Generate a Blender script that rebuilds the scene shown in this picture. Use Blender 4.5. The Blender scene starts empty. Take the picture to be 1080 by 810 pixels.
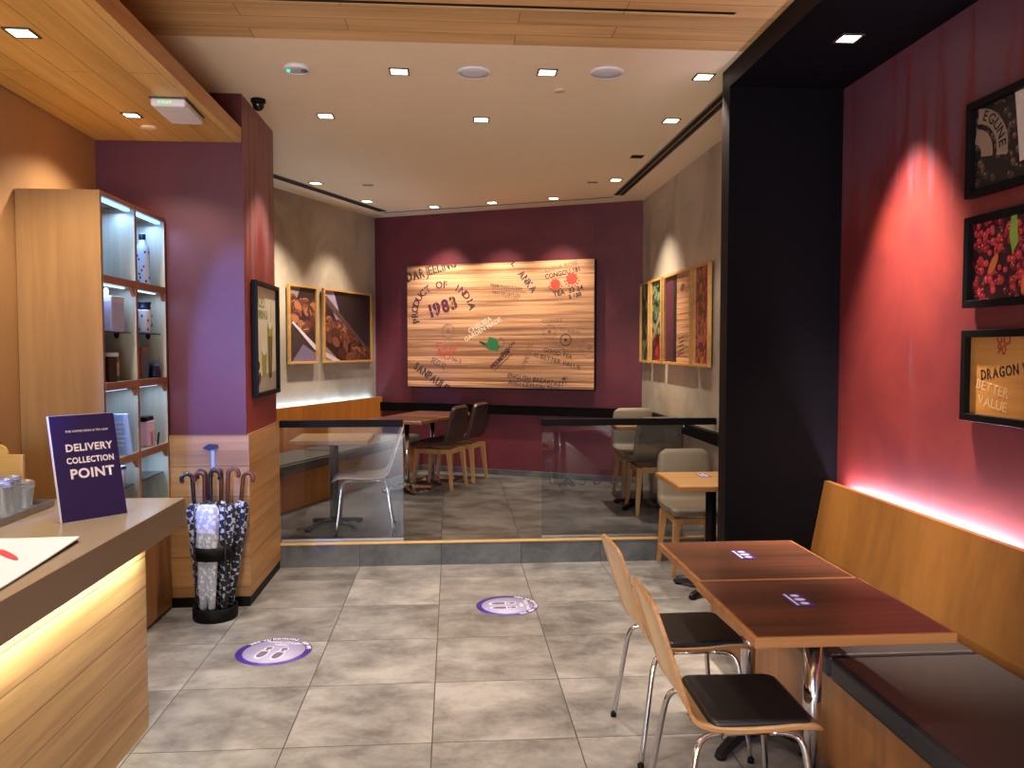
import bpy, bmesh, math, random
from mathutils import Vector, Matrix
random.seed(7)
SC = bpy.context.scene
COL = SC.collection
PI = math.pi

# ------------------------------------------------------------------ camera
H = 1.62
cam_d = bpy.data.cameras.new('camera'); cam = bpy.data.objects.new('camera', cam_d); COL.objects.link(cam)
cam_d.sensor_fit = 'HORIZONTAL'; cam_d.sensor_width = 36.0; cam_d.lens = 854.0 * 36.0 / 1080.0
cam_d.clip_start = 0.05; cam_d.clip_end = 60
cam.location = (0, 0, H)
cam.rotation_euler = (math.radians(90 - 2.579), 0, math.radians(-4.216))
SC.camera = cam
SC.view_settings.view_transform = 'Standard'; SC.view_settings.look = 'None'
SC.view_settings.gamma = 1.0; SC.view_settings.use_curve_mapping = False
SC.view_settings.exposure = 0.0

# ------------------------------------------------------------------ materials
def lin(c):
    return tuple(((x / 255) / 12.92 if x / 255 <= 0.04045 else ((x / 255 + 0.055) / 1.055) ** 2.4) for x in c) + (1.0,)
MATS = {}
def newmat(name):
    m = bpy.data.materials.new(name); m.use_nodes = True
    nt = m.node_tree; nt.nodes.clear()
    out = nt.nodes.new('ShaderNodeOutputMaterial')
    return m, nt, out
def N(nt, kind, **kw):
    n = nt.nodes.new(kind)
    for k, v in kw.items():
        if k in n.inputs: n.inputs[k].default_value = v
        else: setattr(n, k, v)
    return n
def mat(name, col, rough=.5, metal=0.0, coat=0.0, noise=0.0, nscale=8.0, bump=0.0, spec=.5):
    if name in MATS: return MATS[name]
    m, nt, out = newmat(name)
    b = N(nt, 'ShaderNodeBsdfPrincipled'); nt.links.new(b.outputs[0], out.inputs[0])
    c = lin(col)
    b.inputs['Base Color'].default_value = c; b.inputs['Roughness'].default_value = rough
    b.inputs['Metallic'].default_value = metal; b.inputs['Coat Weight'].default_value = coat
    b.inputs['Specular IOR Level'].default_value = spec
    tc = N(nt, 'ShaderNodeTexCoord'); nz = N(nt, 'ShaderNodeTexNoise', Scale=nscale, Detail=5.0, Roughness=.6)
    nt.links.new(tc.outputs['Object'], nz.inputs['Vector'])
    mx = N(nt, 'ShaderNodeMix', data_type='RGBA')
    k = 1 - max(noise, .04)
    mx.inputs[6].default_value = (c[0] * k, c[1] * k, c[2] * k, 1); mx.inputs[7].default_value = c
    nt.links.new(nz.outputs['Fac'], mx.inputs[0]); nt.links.new(mx.outputs[2], b.inputs['Base Color'])
    if bump:
        bp = N(nt, 'ShaderNodeBump', Strength=bump, Distance=.01)
        nt.links.new(nz.outputs['Fac'], bp.inputs['Height']); nt.links.new(bp.outputs[0], b.inputs['Normal'])
    MATS[name] = m; return m
def emit(name, col, strength):
    if name in MATS: return MATS[name]
    m, nt, out = newmat(name)
    e = N(nt, 'ShaderNodeEmission', Strength=strength); e.inputs[0].default_value = lin(col)
    nt.links.new(e.outputs[0], out.inputs[0]); MATS[name] = m; return m
def axes(nt, g, a, off=(0, 0, 0)):
    """vector (along grain, across, third) out of object coordinates"""
    tc = N(nt, 'ShaderNodeTexCoord'); sp = N(nt, 'ShaderNodeSeparateXYZ'); nt.links.new(tc.outputs['Object'], sp.inputs[0])
    cb = N(nt, 'ShaderNodeCombineXYZ'); t = [x for x in 'XYZ' if x not in (g, a)][0]
    nt.links.new(sp.outputs[g], cb.inputs[0]); nt.links.new(sp.outputs[a], cb.inputs[1]); nt.links.new(sp.outputs[t], cb.inputs[2])
    ad = N(nt, 'ShaderNodeVectorMath', operation='ADD'); ad.inputs[1].default_value = off
    nt.links.new(cb.outputs[0], ad.inputs[0])
    return ad.outputs[0]
def wood(name, light, dark, g='X', a='Y', plank=None, rough=.42, off=(0, 0, 0), gap=(40, 22, 10), fine=22.0, vary=.22, coat=0.0, gapw=.0025, band=None):
    if name in MATS: return MATS[name]
    m, nt, out = newmat(name); L = nt.links.new
    b = N(nt, 'ShaderNodeBsdfPrincipled', Roughness=rough); L(b.outputs[0], out.inputs[0]); b.inputs['Coat Weight'].default_value = coat
    v = axes(nt, g, a, off)
    sc = N(nt, 'ShaderNodeVectorMath', operation='MULTIPLY'); sc.inputs[1].default_value = (1.2, fine, fine); L(v, sc.inputs[0])
    br = None
    if plank:
        br = N(nt, 'ShaderNodeTexBrick', offset=.37, squash=1.0)
        br.inputs['Color1'].default_value = (1 - vary,) * 3 + (1,); br.inputs['Color2'].default_value = (1, 1, 1, 1)
        br.inputs['Mortar'].default_value = (.35, .35, .35, 1)
        br.inputs['Scale'].default_value = 1.0; br.inputs['Mortar Size'].default_value = gapw; br.inputs['Mortar Smooth'].default_value = .1
        br.inputs['Brick Width'].default_value = plank[1]; br.inputs['Row Height'].default_value = plank[0]
        L(v, br.inputs['Vector'])
        ad = N(nt, 'ShaderNodeVectorMath', operation='ADD'); L(sc.outputs[0], ad.inputs[0])
        mm = N(nt, 'ShaderNodeVectorMath', operation='SCALE'); mm.inputs['Scale'].default_value = 40.0; L(br.outputs['Color'], mm.inputs[0]); L(mm.outputs[0], ad.inputs[1])
        src = ad.outputs[0]
    else: src = sc.outputs[0]
    n1 = N(nt, 'ShaderNodeTexNoise', Scale=1.0, Detail=6.0, Roughness=.62, Distortion=.6); L(src, n1.inputs['Vector'])
    n2 = N(nt, 'ShaderNodeTexNoise', Scale=.22, Detail=3.0, Roughness=.5); L(src, n2.inputs['Vector'])
    av = N(nt, 'ShaderNodeMath', operation='ADD'); L(n1.outputs['Fac'], av.inputs[0]); L(n2.outputs['Fac'], av.inputs[1])
    hf = N(nt, 'ShaderNodeMath', operation='MULTIPLY'); hf.inputs[1].default_value = .5; L(av.outputs[0], hf.inputs[0])
    rp = N(nt, 'ShaderNodeValToRGB'); rp.color_ramp.elements[0].position = .36; rp.color_ramp.elements[1].position = .62
    rp.color_ramp.elements[0].color = lin(dark); rp.color_ramp.elements[1].color = lin(light); L(hf.outputs[0], rp.inputs[0])
    col = rp.outputs[0]
    if band:
        rp.color_ramp.elements[0].position = .42; rp.color_ramp.elements[1].position = .55
    if br:
        mu = N(nt, 'ShaderNodeMix', data_type='RGBA', blend_type='MULTIPLY'); mu.inputs[0].default_value = 1.0
        L(col, mu.inputs[6]); L(br.outputs['Color'], mu.inputs[7]); col = mu.outputs[2]
        iv = N(nt, 'ShaderNodeMath', operation='SUBTRACT'); iv.inputs[0].default_value = 1.0; L(br.outputs['Fac'], iv.inputs[1])
        bp = N(nt, 'ShaderNodeBump', Strength=.5, Distance=.004); L(iv.outputs[0], bp.inputs['Height']); L(bp.outputs[0], b.inputs['Normal'])
    else:
        bp = N(nt, 'ShaderNodeBump', Strength=.08, Distance=.002); L(n1.outputs['Fac'], bp.inputs['Height']); L(bp.outputs[0], b.inputs['Normal'])
    L(col, b.inputs['Base Color']); MATS[name] = m; return m
def tiles(name, light, dark, g='X', a='Y', off=(0, 0, 0), size=.6, rough=.38, grout=(70, 62, 55)):
    m, nt, out = newmat(name); L = nt.links.new
    b = N(nt, 'ShaderNodeBsdfPrincipled', Roughness=rough); L(b.outputs[0], out.inputs[0])
    v = axes(nt, g, a, off)
    br = N(nt, 'ShaderNodeTexBrick', offset=0.0, squash=1.0)
    br.inputs['Color1'].default_value = (.8, .8, .8, 1); br.inputs['Color2'].default_value = (1, 1, 1, 1); br.inputs['Mortar'].default_value = (.22, .2, .19, 1)
    br.inputs['Scale'].default_value = 1.0; br.inputs['Mortar Size'].default_value = .0028; br.inputs['Mortar Smooth'].default_value = .2
    br.inputs['Brick Width'].default_value = size; br.inputs['Row Height'].default_value = size; L(v, br.inputs['Vector'])
    mm = N(nt, 'ShaderNodeVectorMath', operation='SCALE'); mm.inputs['Scale'].default_value = 30.0; L(br.outputs['Color'], mm.inputs[0])
    ad = N(nt, 'ShaderNodeVectorMath', operation='ADD'); L(v, ad.inputs[0]); L(mm.outputs[0], ad.inputs[1])
    st = N(nt, 'ShaderNodeVectorMath', operation='MULTIPLY'); st.inputs[1].default_value = (2.6, 3.2, 2.6); L(ad.outputs[0], st.inputs[0])
    n1 = N(nt, 'ShaderNodeTexNoise', Scale=1.2, Detail=10.0, Roughness=.68, Distortion=.2); L(st.outputs[0], n1.inputs['Vector'])
    rp = N(nt, 'ShaderNodeValToRGB'); e = rp.color_ramp.elements; e[0].position = .36; e[1].position = .64
    e[0].color = lin(dark); e[1].color = lin(light); L(n1.outputs['Fac'], rp.inputs[0])
    mu = N(nt, 'ShaderNodeMix', data_type='RGBA', blend_type='MULTIPLY'); mu.inputs[0].default_value = 1.0
    L(rp.outputs[0], mu.inputs[6]); L(br.outputs['Color'], mu.inputs[7]); L(mu.outputs[2], b.inputs['Base Color'])
    rr = N(nt, 'ShaderNodeMapRange'); rr.inputs['To Min'].default_value = rough - .08; rr.inputs['To Max'].default_value = rough + .15
    L(n1.outputs['Fac'], rr.inputs['Value']); L(rr.outputs[0], b.inputs['Roughness'])
    iv = N(nt, 'ShaderNodeMath', operation='SUBTRACT'); iv.inputs[0].default_value = 1.0; L(br.outputs['Fac'], iv.inputs[1])
    bp = N(nt, 'ShaderNodeBump', Strength=.4, Distance=.003); L(iv.outputs[0], bp.inputs['Height']); L(bp.outputs[0], b.inputs['Normal'])
    MATS[name] = m; return m
def plaster(name, col, col2, streak=None, g='Z', a='Y', rough=.5, zlo=2.2, zhi=3.0, scale=1.0):
    """hand-trowelled wall paint; streak = colour of the pale brushed patches near the top of the wall"""
    m, nt, out = newmat(name); L = nt.links.new
    b = N(nt, 'ShaderNodeBsdfPrincipled', Roughness=rough); L(b.outputs[0], out.inputs[0])
    v = axes(nt, g, a)
    n1 = N(nt, 'ShaderNodeTexNoise', Scale=1.6 * scale, Detail=7.0, Roughness=.6, Distortion=.7); L(v, n1.inputs['Vector'])
    rp = N(nt, 'ShaderNodeValToRGB'); e = rp.color_ramp.elements; e[0].position = .35; e[1].position = .65; e[0].color = lin(col2); e[1].color = lin(col)
    L(n1.outputs['Fac'], rp.inputs[0]); c = rp.outputs[0]
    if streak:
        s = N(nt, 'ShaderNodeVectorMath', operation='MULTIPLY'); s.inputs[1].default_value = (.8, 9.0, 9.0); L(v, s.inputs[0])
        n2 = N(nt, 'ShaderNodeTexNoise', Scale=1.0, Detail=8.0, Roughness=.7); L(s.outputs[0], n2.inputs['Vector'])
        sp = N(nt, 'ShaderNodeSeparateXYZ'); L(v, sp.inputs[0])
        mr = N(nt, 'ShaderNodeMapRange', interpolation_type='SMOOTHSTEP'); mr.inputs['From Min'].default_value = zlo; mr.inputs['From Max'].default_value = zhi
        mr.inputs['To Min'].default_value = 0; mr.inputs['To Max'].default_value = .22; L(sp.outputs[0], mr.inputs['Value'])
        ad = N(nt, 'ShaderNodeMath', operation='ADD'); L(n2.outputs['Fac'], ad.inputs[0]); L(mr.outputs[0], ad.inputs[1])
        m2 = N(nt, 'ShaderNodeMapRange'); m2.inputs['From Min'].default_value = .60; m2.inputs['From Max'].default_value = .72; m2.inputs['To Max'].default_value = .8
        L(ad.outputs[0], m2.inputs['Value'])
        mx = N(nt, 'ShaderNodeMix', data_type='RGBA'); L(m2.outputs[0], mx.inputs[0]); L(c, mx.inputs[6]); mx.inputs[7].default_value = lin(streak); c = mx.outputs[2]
    L(c, b.inputs['Base Color'])
    bp = N(nt, 'ShaderNodeBump', Strength=.12, Distance=.01); L(n1.outputs['Fac'], bp.inputs['Height']); L(bp.outputs[0], b.inputs['Normal'])
    MATS[name] = m; return m
def glassmat(name, tint=(.9, .93, .93), refl=1.0, rough=0.0):
    """thin clear sheet: see-through plus a fresnel reflection"""
    if name in MATS: return MATS[name]
    m, nt, out = newmat(name); L = nt.links.new
    t = N(nt, 'ShaderNodeBsdfTransparent'); t.inputs[0].default_value = tint + (1,)
    g = N(nt, 'ShaderNodeBsdfGlossy', Roughness=rough); fr = N(nt, 'ShaderNodeFresnel', IOR=1.5)
    ml = N(nt, 'ShaderNodeMath', operation='MULTIPLY'); ml.inputs[1].default_value = refl; L(fr.outputs[0], ml.inputs[0])
    mx = N(nt, 'ShaderNodeMixShader'); L(ml.outputs[0], mx.inputs[0]); L(t.outputs[0], mx.inputs[1]); L(g.outputs[0], mx.inputs[2]); L(mx.outputs[0], out.inputs[0])
    MATS[name] = m; return m
def houndstooth(name, dark, light, scale=30.0):
    m, nt, out = newmat(name); L = nt.links.new
    b = N(nt, 'ShaderNodeBsdfPrincipled', Roughness=.8); L(b.outputs[0], out.inputs[0])
    tc = N(nt, 'ShaderNodeTexCoord'); mp = N(nt, 'ShaderNodeMapping'); mp.inputs['Rotation'].default_value = (.5, .3, .7); L(tc.outputs['Object'], mp.inputs[0])
    ck = N(nt, 'ShaderNodeTexChecker', Scale=scale); ck.inputs['Color1'].default_value = lin(dark); ck.inputs['Color2'].default_value = lin(light)
    L(mp.outputs[0], ck.inputs['Vector'])
    nz = N(nt, 'ShaderNodeTexNoise', Scale=scale * 1.4, Detail=1.0); L(tc.outputs['Object'], nz.inputs['Vector'])
    gt = N(nt, 'ShaderNodeMath', operation='GREATER_THAN'); gt.inputs[1].default_value = .46; L(nz.outputs['Fac'], gt.inputs[0])
    mx = N(nt, 'ShaderNodeMix', data_type='RGBA'); L(gt.outputs[0], mx.inputs[0]); L(ck.outputs['Color'], mx.inputs[7]); mx.inputs[6].default_value = lin(dark)
    L(mx.outputs[2], b.inputs['Base Color']); MATS[name] = m; return m

TX, TY = -0.088, 3.267
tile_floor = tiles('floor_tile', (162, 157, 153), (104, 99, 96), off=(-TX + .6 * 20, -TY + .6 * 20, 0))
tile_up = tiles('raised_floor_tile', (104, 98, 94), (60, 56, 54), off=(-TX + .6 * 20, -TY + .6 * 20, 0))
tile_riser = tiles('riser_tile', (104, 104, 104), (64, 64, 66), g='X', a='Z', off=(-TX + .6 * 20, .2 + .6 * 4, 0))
red_back = plaster('red_wall_paint', (102, 36, 45), (84, 27, 39), a='X')
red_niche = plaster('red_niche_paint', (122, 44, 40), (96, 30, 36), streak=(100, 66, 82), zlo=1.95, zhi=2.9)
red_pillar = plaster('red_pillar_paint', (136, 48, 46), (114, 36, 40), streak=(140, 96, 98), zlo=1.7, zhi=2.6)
red_left = plaster('dark_red_paint', (90, 25, 37), (74, 19, 31), a='X')
grey_plaster = plaster('grey_plaster', (190, 176, 156), (152, 140, 124), scale=.9)
beige_wall = plaster('beige_wall_paint', (172, 130, 84), (162, 122, 78))
white_ceil = mat('ceiling_paint', (240, 220, 188), .8)
dark_paint = mat('black_brown_laminate', (10, 7, 10), .6, noise=.2, spec=.06)
jamb_edge = mat('dark_brown_edge', (26, 20, 21), .6, spec=.08)
black_m = mat('black_matt', (10, 8, 10), .5, spec=.15)
black_rail = mat('black_rail', (9, 7, 8), .5, spec=.08)
wood_ceil = wood('ceiling_boards', (228, 188, 130), (192, 148, 94), 'X', 'Y', plank=(.14, 1.3), off=(20, 20, 0), vary=.2)
wood_slab = wood('soffit_boards', (230, 186, 104), (198, 152, 74), 'Y', 'X', plank=(.145, 3.6), off=(20, 20.03, 0), vary=.16)
wood_slab_edge = wood('soffit_edge', (204, 150, 92), (168, 116, 64), 'Y', 'Z')
wood_wains_x = wood('panelling_front', (184, 138, 88), (142, 100, 58), 'X', 'Z', plank=(.19, 90), off=(20, .065 + 3.8, 0), vary=.18)
wood_wains_y = wood('panelling_side', (190, 138, 80), (148, 100, 52), 'Y', 'Z', plank=(.19, 90), off=(20, .065 + 3.8, 0), vary=.18)
wood_counter = wood('counter_cladding', (206, 168, 114), (160, 118, 74), 'Y', 'Z', plank=(.128, 90), off=(20, .03 + 2.56, 0), vary=.16)
wood_bench = wood('bench_veneer', (138, 92, 42), (108, 70, 30), 'Z', 'Y', fine=9.0)
wood_bench_base = wood('bench_base_veneer', (160, 108, 62), (122, 78, 42), 'Z', 'Y', fine=14.0)
wood_lbench = wood('rear_bench_veneer', (190, 118, 48), (158, 92, 34), 'Z', 'X', fine=10.0)
wood_cab = wood('cabinet_oak', (152, 112, 64), (128, 90, 48), 'Z', 'X', fine=13.0)
wood_cab_in = wood('cabinet_inner_oak', (186, 180, 160), (150, 144, 128), 'Z', 'X', fine=18.0)
wood_lip = wood('cabinet_lip', (156, 96, 58), (128, 74, 42), 'Y', 'Z')
wood_walnut = wood('walnut_top', (106, 64, 46), (60, 36, 28), 'X', 'Y', fine=30.0, rough=.3, coat=.15)
wood_edge = wood('oak_edging', (166, 112, 64), (130, 84, 46), 'X', 'Z', fine=26.0)
wood_oaktop = wood('oak_top', (182, 140, 90), (152, 112, 68), 'X', 'Y', fine=26.0)
wood_ply = wood('beech_ply', (206, 172, 128), (186, 148, 104), 'Z', 'Y', fine=16.0, rough=.35)
wood_ply_edge = wood('beech_edge', (186, 132, 76), (152, 102, 54), 'X', 'Z', fine=60.0)
wood_leg = wood('chair_leg_ash', (190, 142, 88), (152, 106, 60), 'Z', 'X', fine=30.0)
wood_board = wood('stencil_board', (222, 164, 118), (146, 98, 66), 'X', 'Z', plank=(.047, 90), off=(20, 20, 0), vary=.24, fine=60.0, gapw=.0012, band=True)
wood_frame = wood('picture_oak_frame', (206, 156, 88), (176, 124, 62), 'X', 'Z')
bamboo = wood('bamboo', (222, 178, 98), (196, 148, 72), 'X', 'Z', fine=20.0)
leather = mat('black_leather', (30, 26, 28), .42, noise=.15, nscale=30, bump=.1)
bench_leather = mat('bench_leather', (40, 37, 42), .45, noise=.12, nscale=20, bump=.08)
grey_leather = mat('rear_bench_leather', (78, 74, 70), .5, noise=.12)
taupe = mat('taupe_leather', (112, 98, 80), .5, noise=.1, nscale=20)
brown_leather = mat('brown_leather', (62, 44, 36), .4, noise=.12, nscale=20)
chrome = mat('chrome', (214, 214, 216), .12, 1.0)
steel = mat('brushed_steel', (150, 150, 150), .35, .9)
stone_top = mat('counter_stone', (158, 140, 116), .22, noise=.08, nscale=3, coat=.25)
stone_edge = mat('counter_stone_edge', (128, 106, 82), .35, noise=.06, nscale=3)
white_p = mat('white_plastic', (226, 222, 224), .4)
lens = emit('lamp_lens', (255, 236, 205), 9.0)
lensdim = emit('lamp_lens_dim', (255, 232, 200), 3.0)
led_blue = emit('led_blue_white', (100, 165, 255), 6.0)
led_warm = emit('led_warm', (255, 244, 196), 6.0)
led_pink = emit('led_pink_white', (226, 200, 255), 5.0)
clear_glass = glassmat('clear_glass', (.84, .87, .90), 1.0)
shelf_glass = glassmat('shelf_glass', (.6, .7, .7), 1.2)
cup_clear = glassmat('clear_cup', (.93, .94, .96), 1.2, .05)
_nt = cup_clear.node_tree; _mx = [n for n in _nt.nodes if n.type == 'MIX_SHADER'][0]; _df = N(_nt, 'ShaderNodeBsdfDiffuse'); _df.inputs[0].default_value = (.75, .78, .86, 1)
_m2 = N(_nt, 'ShaderNodeMixShader'); _m2.inputs[0].default_value = .16; _nt.links.new(_mx.outputs[0], _m2.inputs[1]); _nt.links.new(_df.outputs[0], _m2.inputs[2]); _nt.links.new(_m2.outputs[0], [n for n in _nt.nodes if n.type == 'OUTPUT_MATERIAL'][0].inputs[0])

# ------------------------------------------------------------------ mesh builder
class B:
    def __init__(s): s.bm = bmesh.new(); s.mats = []
    def mi(s, m):
        if m not in s.mats: s.mats.append(m)
        return s.mats.index(m)
    def face(s, vs, m, smooth=False):
        try: f = s.bm.faces.new(vs)
        except ValueError: return None
        f.material_index = s.mi(m); f.smooth = smooth; return f
    def poly(s, pts, m, smooth=False):
        return s.face([s.bm.verts.new(p) for p in pts], m, smooth)
    def box(s, x0, x1, y0, y1, z0, z1, m, bev=0.0, seg=2, faces=None):
        """faces: optional dict of other materials for '-x','+x','-y','+y','-z','+z'"""
        t = bmesh.new()
        v = [t.verts.new((x, y, z)) for x in (x0, x1) for y in (y0, y1) for z in (z0, z1)]
        fs = {'-x': (0, 1, 3, 2), '+x': (4, 6, 7, 5), '-y': (0, 4, 5, 1), '+y': (2, 3, 7, 6), '-z': (0, 2, 6, 4), '+z': (1, 5, 7, 3)}
        for k, ids in fs.items():
            f = t.faces.new([v[i] for i in ids]); f.material_index = s.mi((faces or {}).get(k, m))
        if bev > 0: bmesh.ops.bevel(t, geom=list(t.edges), offset=bev, segments=seg, affect='EDGES', profile=.5)
        return s.join(t)
    def join(s, t, M=None):
        if M is not None: bmesh.ops.transform(t, matrix=M, verts=t.verts)
        me = bpy.data.meshes.new('tmp'); t.to_mesh(me); t.free(); n = len(s.bm.verts)
        s.bm.from_mesh(me); bpy.data.meshes.remove(me); s.bm.verts.ensure_lookup_table(); return n
    def obox(s, M, sx, sy, sz, m, bev=0.0):
        t = B(); t.mats = s.mats; t.box(-sx / 2, sx / 2, -sy / 2, sy / 2, -sz / 2, sz / 2, m, bev); s.mats = t.mats; s.join(t.bm, M)
    def rings(s, rs, m, cap0=True, cap1=True, smooth=True, closed=True):
        R = [[s.bm.verts.new(p) for p in r] for r in rs]; n = len(R[0])
        for i in range(len(R) - 1):
            for j in range(n if closed else n - 1):
                k = (j + 1) % n; s.face([R[i][j], R[i][k], R[i + 1][k], R[i + 1][j]], m, smooth)
        if cap0: s.face(R[0][::-1], m)
        if cap1: s.face(R[-1], m)
    def lathe(s, prof, m, c=(0, 0, 0), n=24, cap0=True, cap1=True, sx=1.0, sy=1.0, smooth=True):
        s.rings([[(c[0] + r * sx * math.cos(2 * PI * j / n), c[1] + r * sy * math.sin(2 * PI * j / n), c[2] + z) for j in range(n)] for r, z in prof], m, cap0, cap1, smooth)
    def tube(s, pts, r, m, n=10, cap=True, sq=None):
        pts = [Vector(p) for p in pts]; rr = r if isinstance(r, (list, tuple)) else [r] * len(pts)
        rs = []; up = None
        for i, p in enumerate(pts):
            d = (pts[min(i + 1, len(pts) - 1)] - pts[max(i - 1, 0)]).normalized()
            if up is None: up = Vector((0, 0, 1)) if abs(d.z) < .9 else Vector((0, 1, 0))
            a = d.cross(up).normalized(); up = a.cross(d).normalized()
            rs.append([p + (a * math.cos(2 * PI * j / n + PI / n) + up * math.sin(2 * PI * j / n + PI / n)) * rr[i] for j in range(n)])
        s.rings(rs, m, cap, cap, n > 5)
    def prism(s, pts, z0, z1, m, mside=None, T=None):
        """2D outline extruded along local z; T: function (x,y,z)->point"""
        T = T or (lambda x, y, z: (x, y, z))
        a = [s.bm.verts.new(T(x, y, z0)) for x, y in pts]; b = [s.bm.verts.new(T(x, y, z1)) for x, y in pts]; n = len(pts)
        s.face(a[::-1], m); s.face(b, m)
        for i in range(n): s.face([a[i], a[(i + 1) % n], b[(i + 1) % n], b[i]], mside or m)
    def text(s, txt, size, m, M, bold=0.0, width=1.0, spacing=1.0, shear=0.0, thick=0.0, clip=None, stencil=False):
        t = stencil_bm(txt, size, bold, width, spacing) if stencil else text_bm(txt, size, bold, width, spacing, shear, thick); i = s.mi(m)
        bmesh.ops.transform(t, matrix=M, verts=t.verts)
        if clip: clip_bm(t, clip)
        for f in t.faces: f.material_index = i
        s.join(t)
    def clip(s, rect): clip_bm(s.bm, rect)
    def build(s, name, parent=None, loc=None, normals=True):
        if normals: bmesh.ops.recalc_face_normals(s.bm, faces=s.bm.faces)
        me = bpy.data.meshes.new(name); s.bm.to_mesh(me); s.bm.free()
        for m in s.mats: me.materials.append(m)
        o = bpy.data.objects.new(name, me); COL.objects.link(o)
        if parent: o.parent = parent
        if loc: o.location = loc
        return o
def clip_bm(t, rect):
    """rect = (x0,x1,z0,z1) in the local x/z plane"""
    x0, x1, z0, z1 = rect
    for co, no in (((x0, 0, 0), (-1, 0, 0)), ((x1, 0, 0), (1, 0, 0)), ((0, 0, z0), (0, 0, -1)), ((0, 0, z1), (0, 0, 1))):
        g = list(t.verts) + list(t.edges) + list(t.faces)
        if g: bmesh.ops.bisect_plane(t, geom=g, plane_co=co, plane_no=no, clear_outer=True)
def text_bm(txt, size, bold=0.0, width=1.0, spacing=1.0, shear=0.0, thick=0.0):
    """centred text lying in the local x/z plane, facing -y"""
    cu = bpy.data.curves.new('tmp_text', 'FONT'); cu.body = txt; cu.size = size; cu.align_x = 'CENTER'; cu.align_y = 'CENTER'
    cu.offset = bold * size; cu.space_character = spacing; cu.shear = shear; cu.resolution_u = 3; cu.extrude = thick
    o = bpy.data.objects.new('tmp_text', cu); me = bpy.data.meshes.new_from_object(o)
    t = bmesh.new(); t.from_mesh(me); bpy.data.objects.remove(o); bpy.data.curves.remove(cu); bpy.data.meshes.remove(me)
    bmesh.ops.transform(t, matrix=Matrix.Rotation(PI / 2, 4, 'X') @ Matrix.Diagonal((width, 1, 1, 1)), verts=t.verts)
    return t
def stencil_bm(txt, size, bold, width, spacing):
    """letters laid out one by one, each crossed by the thin bridge of a cut stencil"""
    out = bmesh.new(); x = 0.0; spans = []
    for ch in txt:
        if ch == ' ': x += size * .30 * width; continue
        t = text_bm(ch, size, bold, width); xs = [v.co.x for v in t.verts]; w_ = max(xs) - min(xs); cx = (max(xs) + min(xs)) / 2
        bmesh.ops.transform(t, matrix=Matrix.Translation((-cx, 0, 0)), verts=t.verts)
        g = size * .020; wide = w_ > size * .28 * width
        ax = Vector((1, 0, 0)) if wide else Vector((0, 0, 1))
        parts = []
        for sgn in (-1, 1):
            if ch == '8' and sgn > 0: continue
            if ch == '8': parts.append(t.copy()); continue
            q = t.copy(); bmesh.ops.bisect_plane(q, geom=list(q.verts) + list(q.edges) + list(q.faces), plane_co=ax * sgn * g, plane_no=ax * -sgn, clear_outer=True); parts.append(q)
        for q in parts:
            bmesh.ops.transform(q, matrix=Matrix.Translation((x + w_ / 2, 0, 0)), verts=q.verts)
            me = bpy.data.meshes.new('tmp'); q.to_mesh(me); q.free(); out.from_mesh(me); bpy.data.meshes.remove(me)
        t.free(); x += w_ + size * .09 * spacing
    x -= size * .09 * spacing
    bmesh.ops.transform(out, matrix=Matrix.Translation((-x / 2, 0, 0)), verts=out.verts)
    return out
def TM(x, z, rot=0.0, y=0.0):
    return Matrix.Translation((x, y, z)) @ Matrix.Rotation(-math.radians(rot), 4, 'Y')
def ell(x, z, rx, rz, rot=0.0, n=14, a0=0, a1=360):
    c, s_ = math.cos(math.radians(rot)), math.sin(math.radians(rot)); out = []
    for i in range(n):
        t = math.radians(a0 + (a1 - a0) * i / n); u, v = rx * math.cos(t), rz * math.sin(t)
        out.append((x + u * c - v * s_, z + u * s_ + v * c))
    return out

# ------------------------------------------------------------------ tagging
def tag(o, label, cat, group=None):
    o['label'] = label; o['category'] = cat
    if group: o['group'] = group
    return o
def empty(name, loc, rz=0.0, label=None, cat=None, group=None):
    o = bpy.data.objects.new(name, None); COL.objects.link(o); o.location = loc; o.rotation_euler = (0, 0, rz); o.empty_display_size = .1
    if label: tag(o, label, cat, group)
    return o
def struct(b, name):
    o = b.build(name); o['kind'] = 'structure'; return o
def dup(o, loc=None, rz=None, label=None, parent=None, group=None):
    c = o.copy(); COL.objects.link(c)
    if parent: c.parent = parent
    if loc is not None: c.location = loc
    if rz is not None: c.rotation_euler = (0, 0, rz)
    if label: c['label'] = label
    if group: c['group'] = group
    for ch in list(o.children): dup(ch, parent=c)
    return c

# ------------------------------------------------------------------ plan geometry
ZC, ZP, Y2 = 3.17, .17, 6.0           # ceiling, raised floor, step
LW0 = Vector((-1.718, 8.080)); LD = Vector((.405, .914)).normalized(); LN = Vector((LD.y, -LD.x))   # rear left wall: origin, direction, normal into room
BL = Vector((-.923, 9.876)); BR = Vector((2.011, 8.476)); BD = (BR - BL).normalized(); BN = Vector((BD.y, -BD.x))
def lw(s, n): p = LW0 + LD * s + LN * n; return (p.x, p.y)
def bw(s, n): p = BL + BD * s + BN * n; return (p.x, p.y)
LANG = math.atan2(LD.y, LD.x); BANG = math.atan2(BD.y, BD.x)

# floors
b = B(); b.box(-2.9, 2.9, -3.1, Y2 + .02, -.1, 0, tile_floor); struct(b, 'floor')
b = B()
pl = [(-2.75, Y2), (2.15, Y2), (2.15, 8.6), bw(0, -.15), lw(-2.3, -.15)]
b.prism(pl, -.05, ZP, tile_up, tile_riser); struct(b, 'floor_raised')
b = B(); b.box(-1.275, 2.01, Y2 - .012, Y2 + .018, ZP - .004, ZP + .012, mat('brass_nosing', (214, 170, 104), .35, .3), .003); struct(b, 'trim_1')
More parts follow.
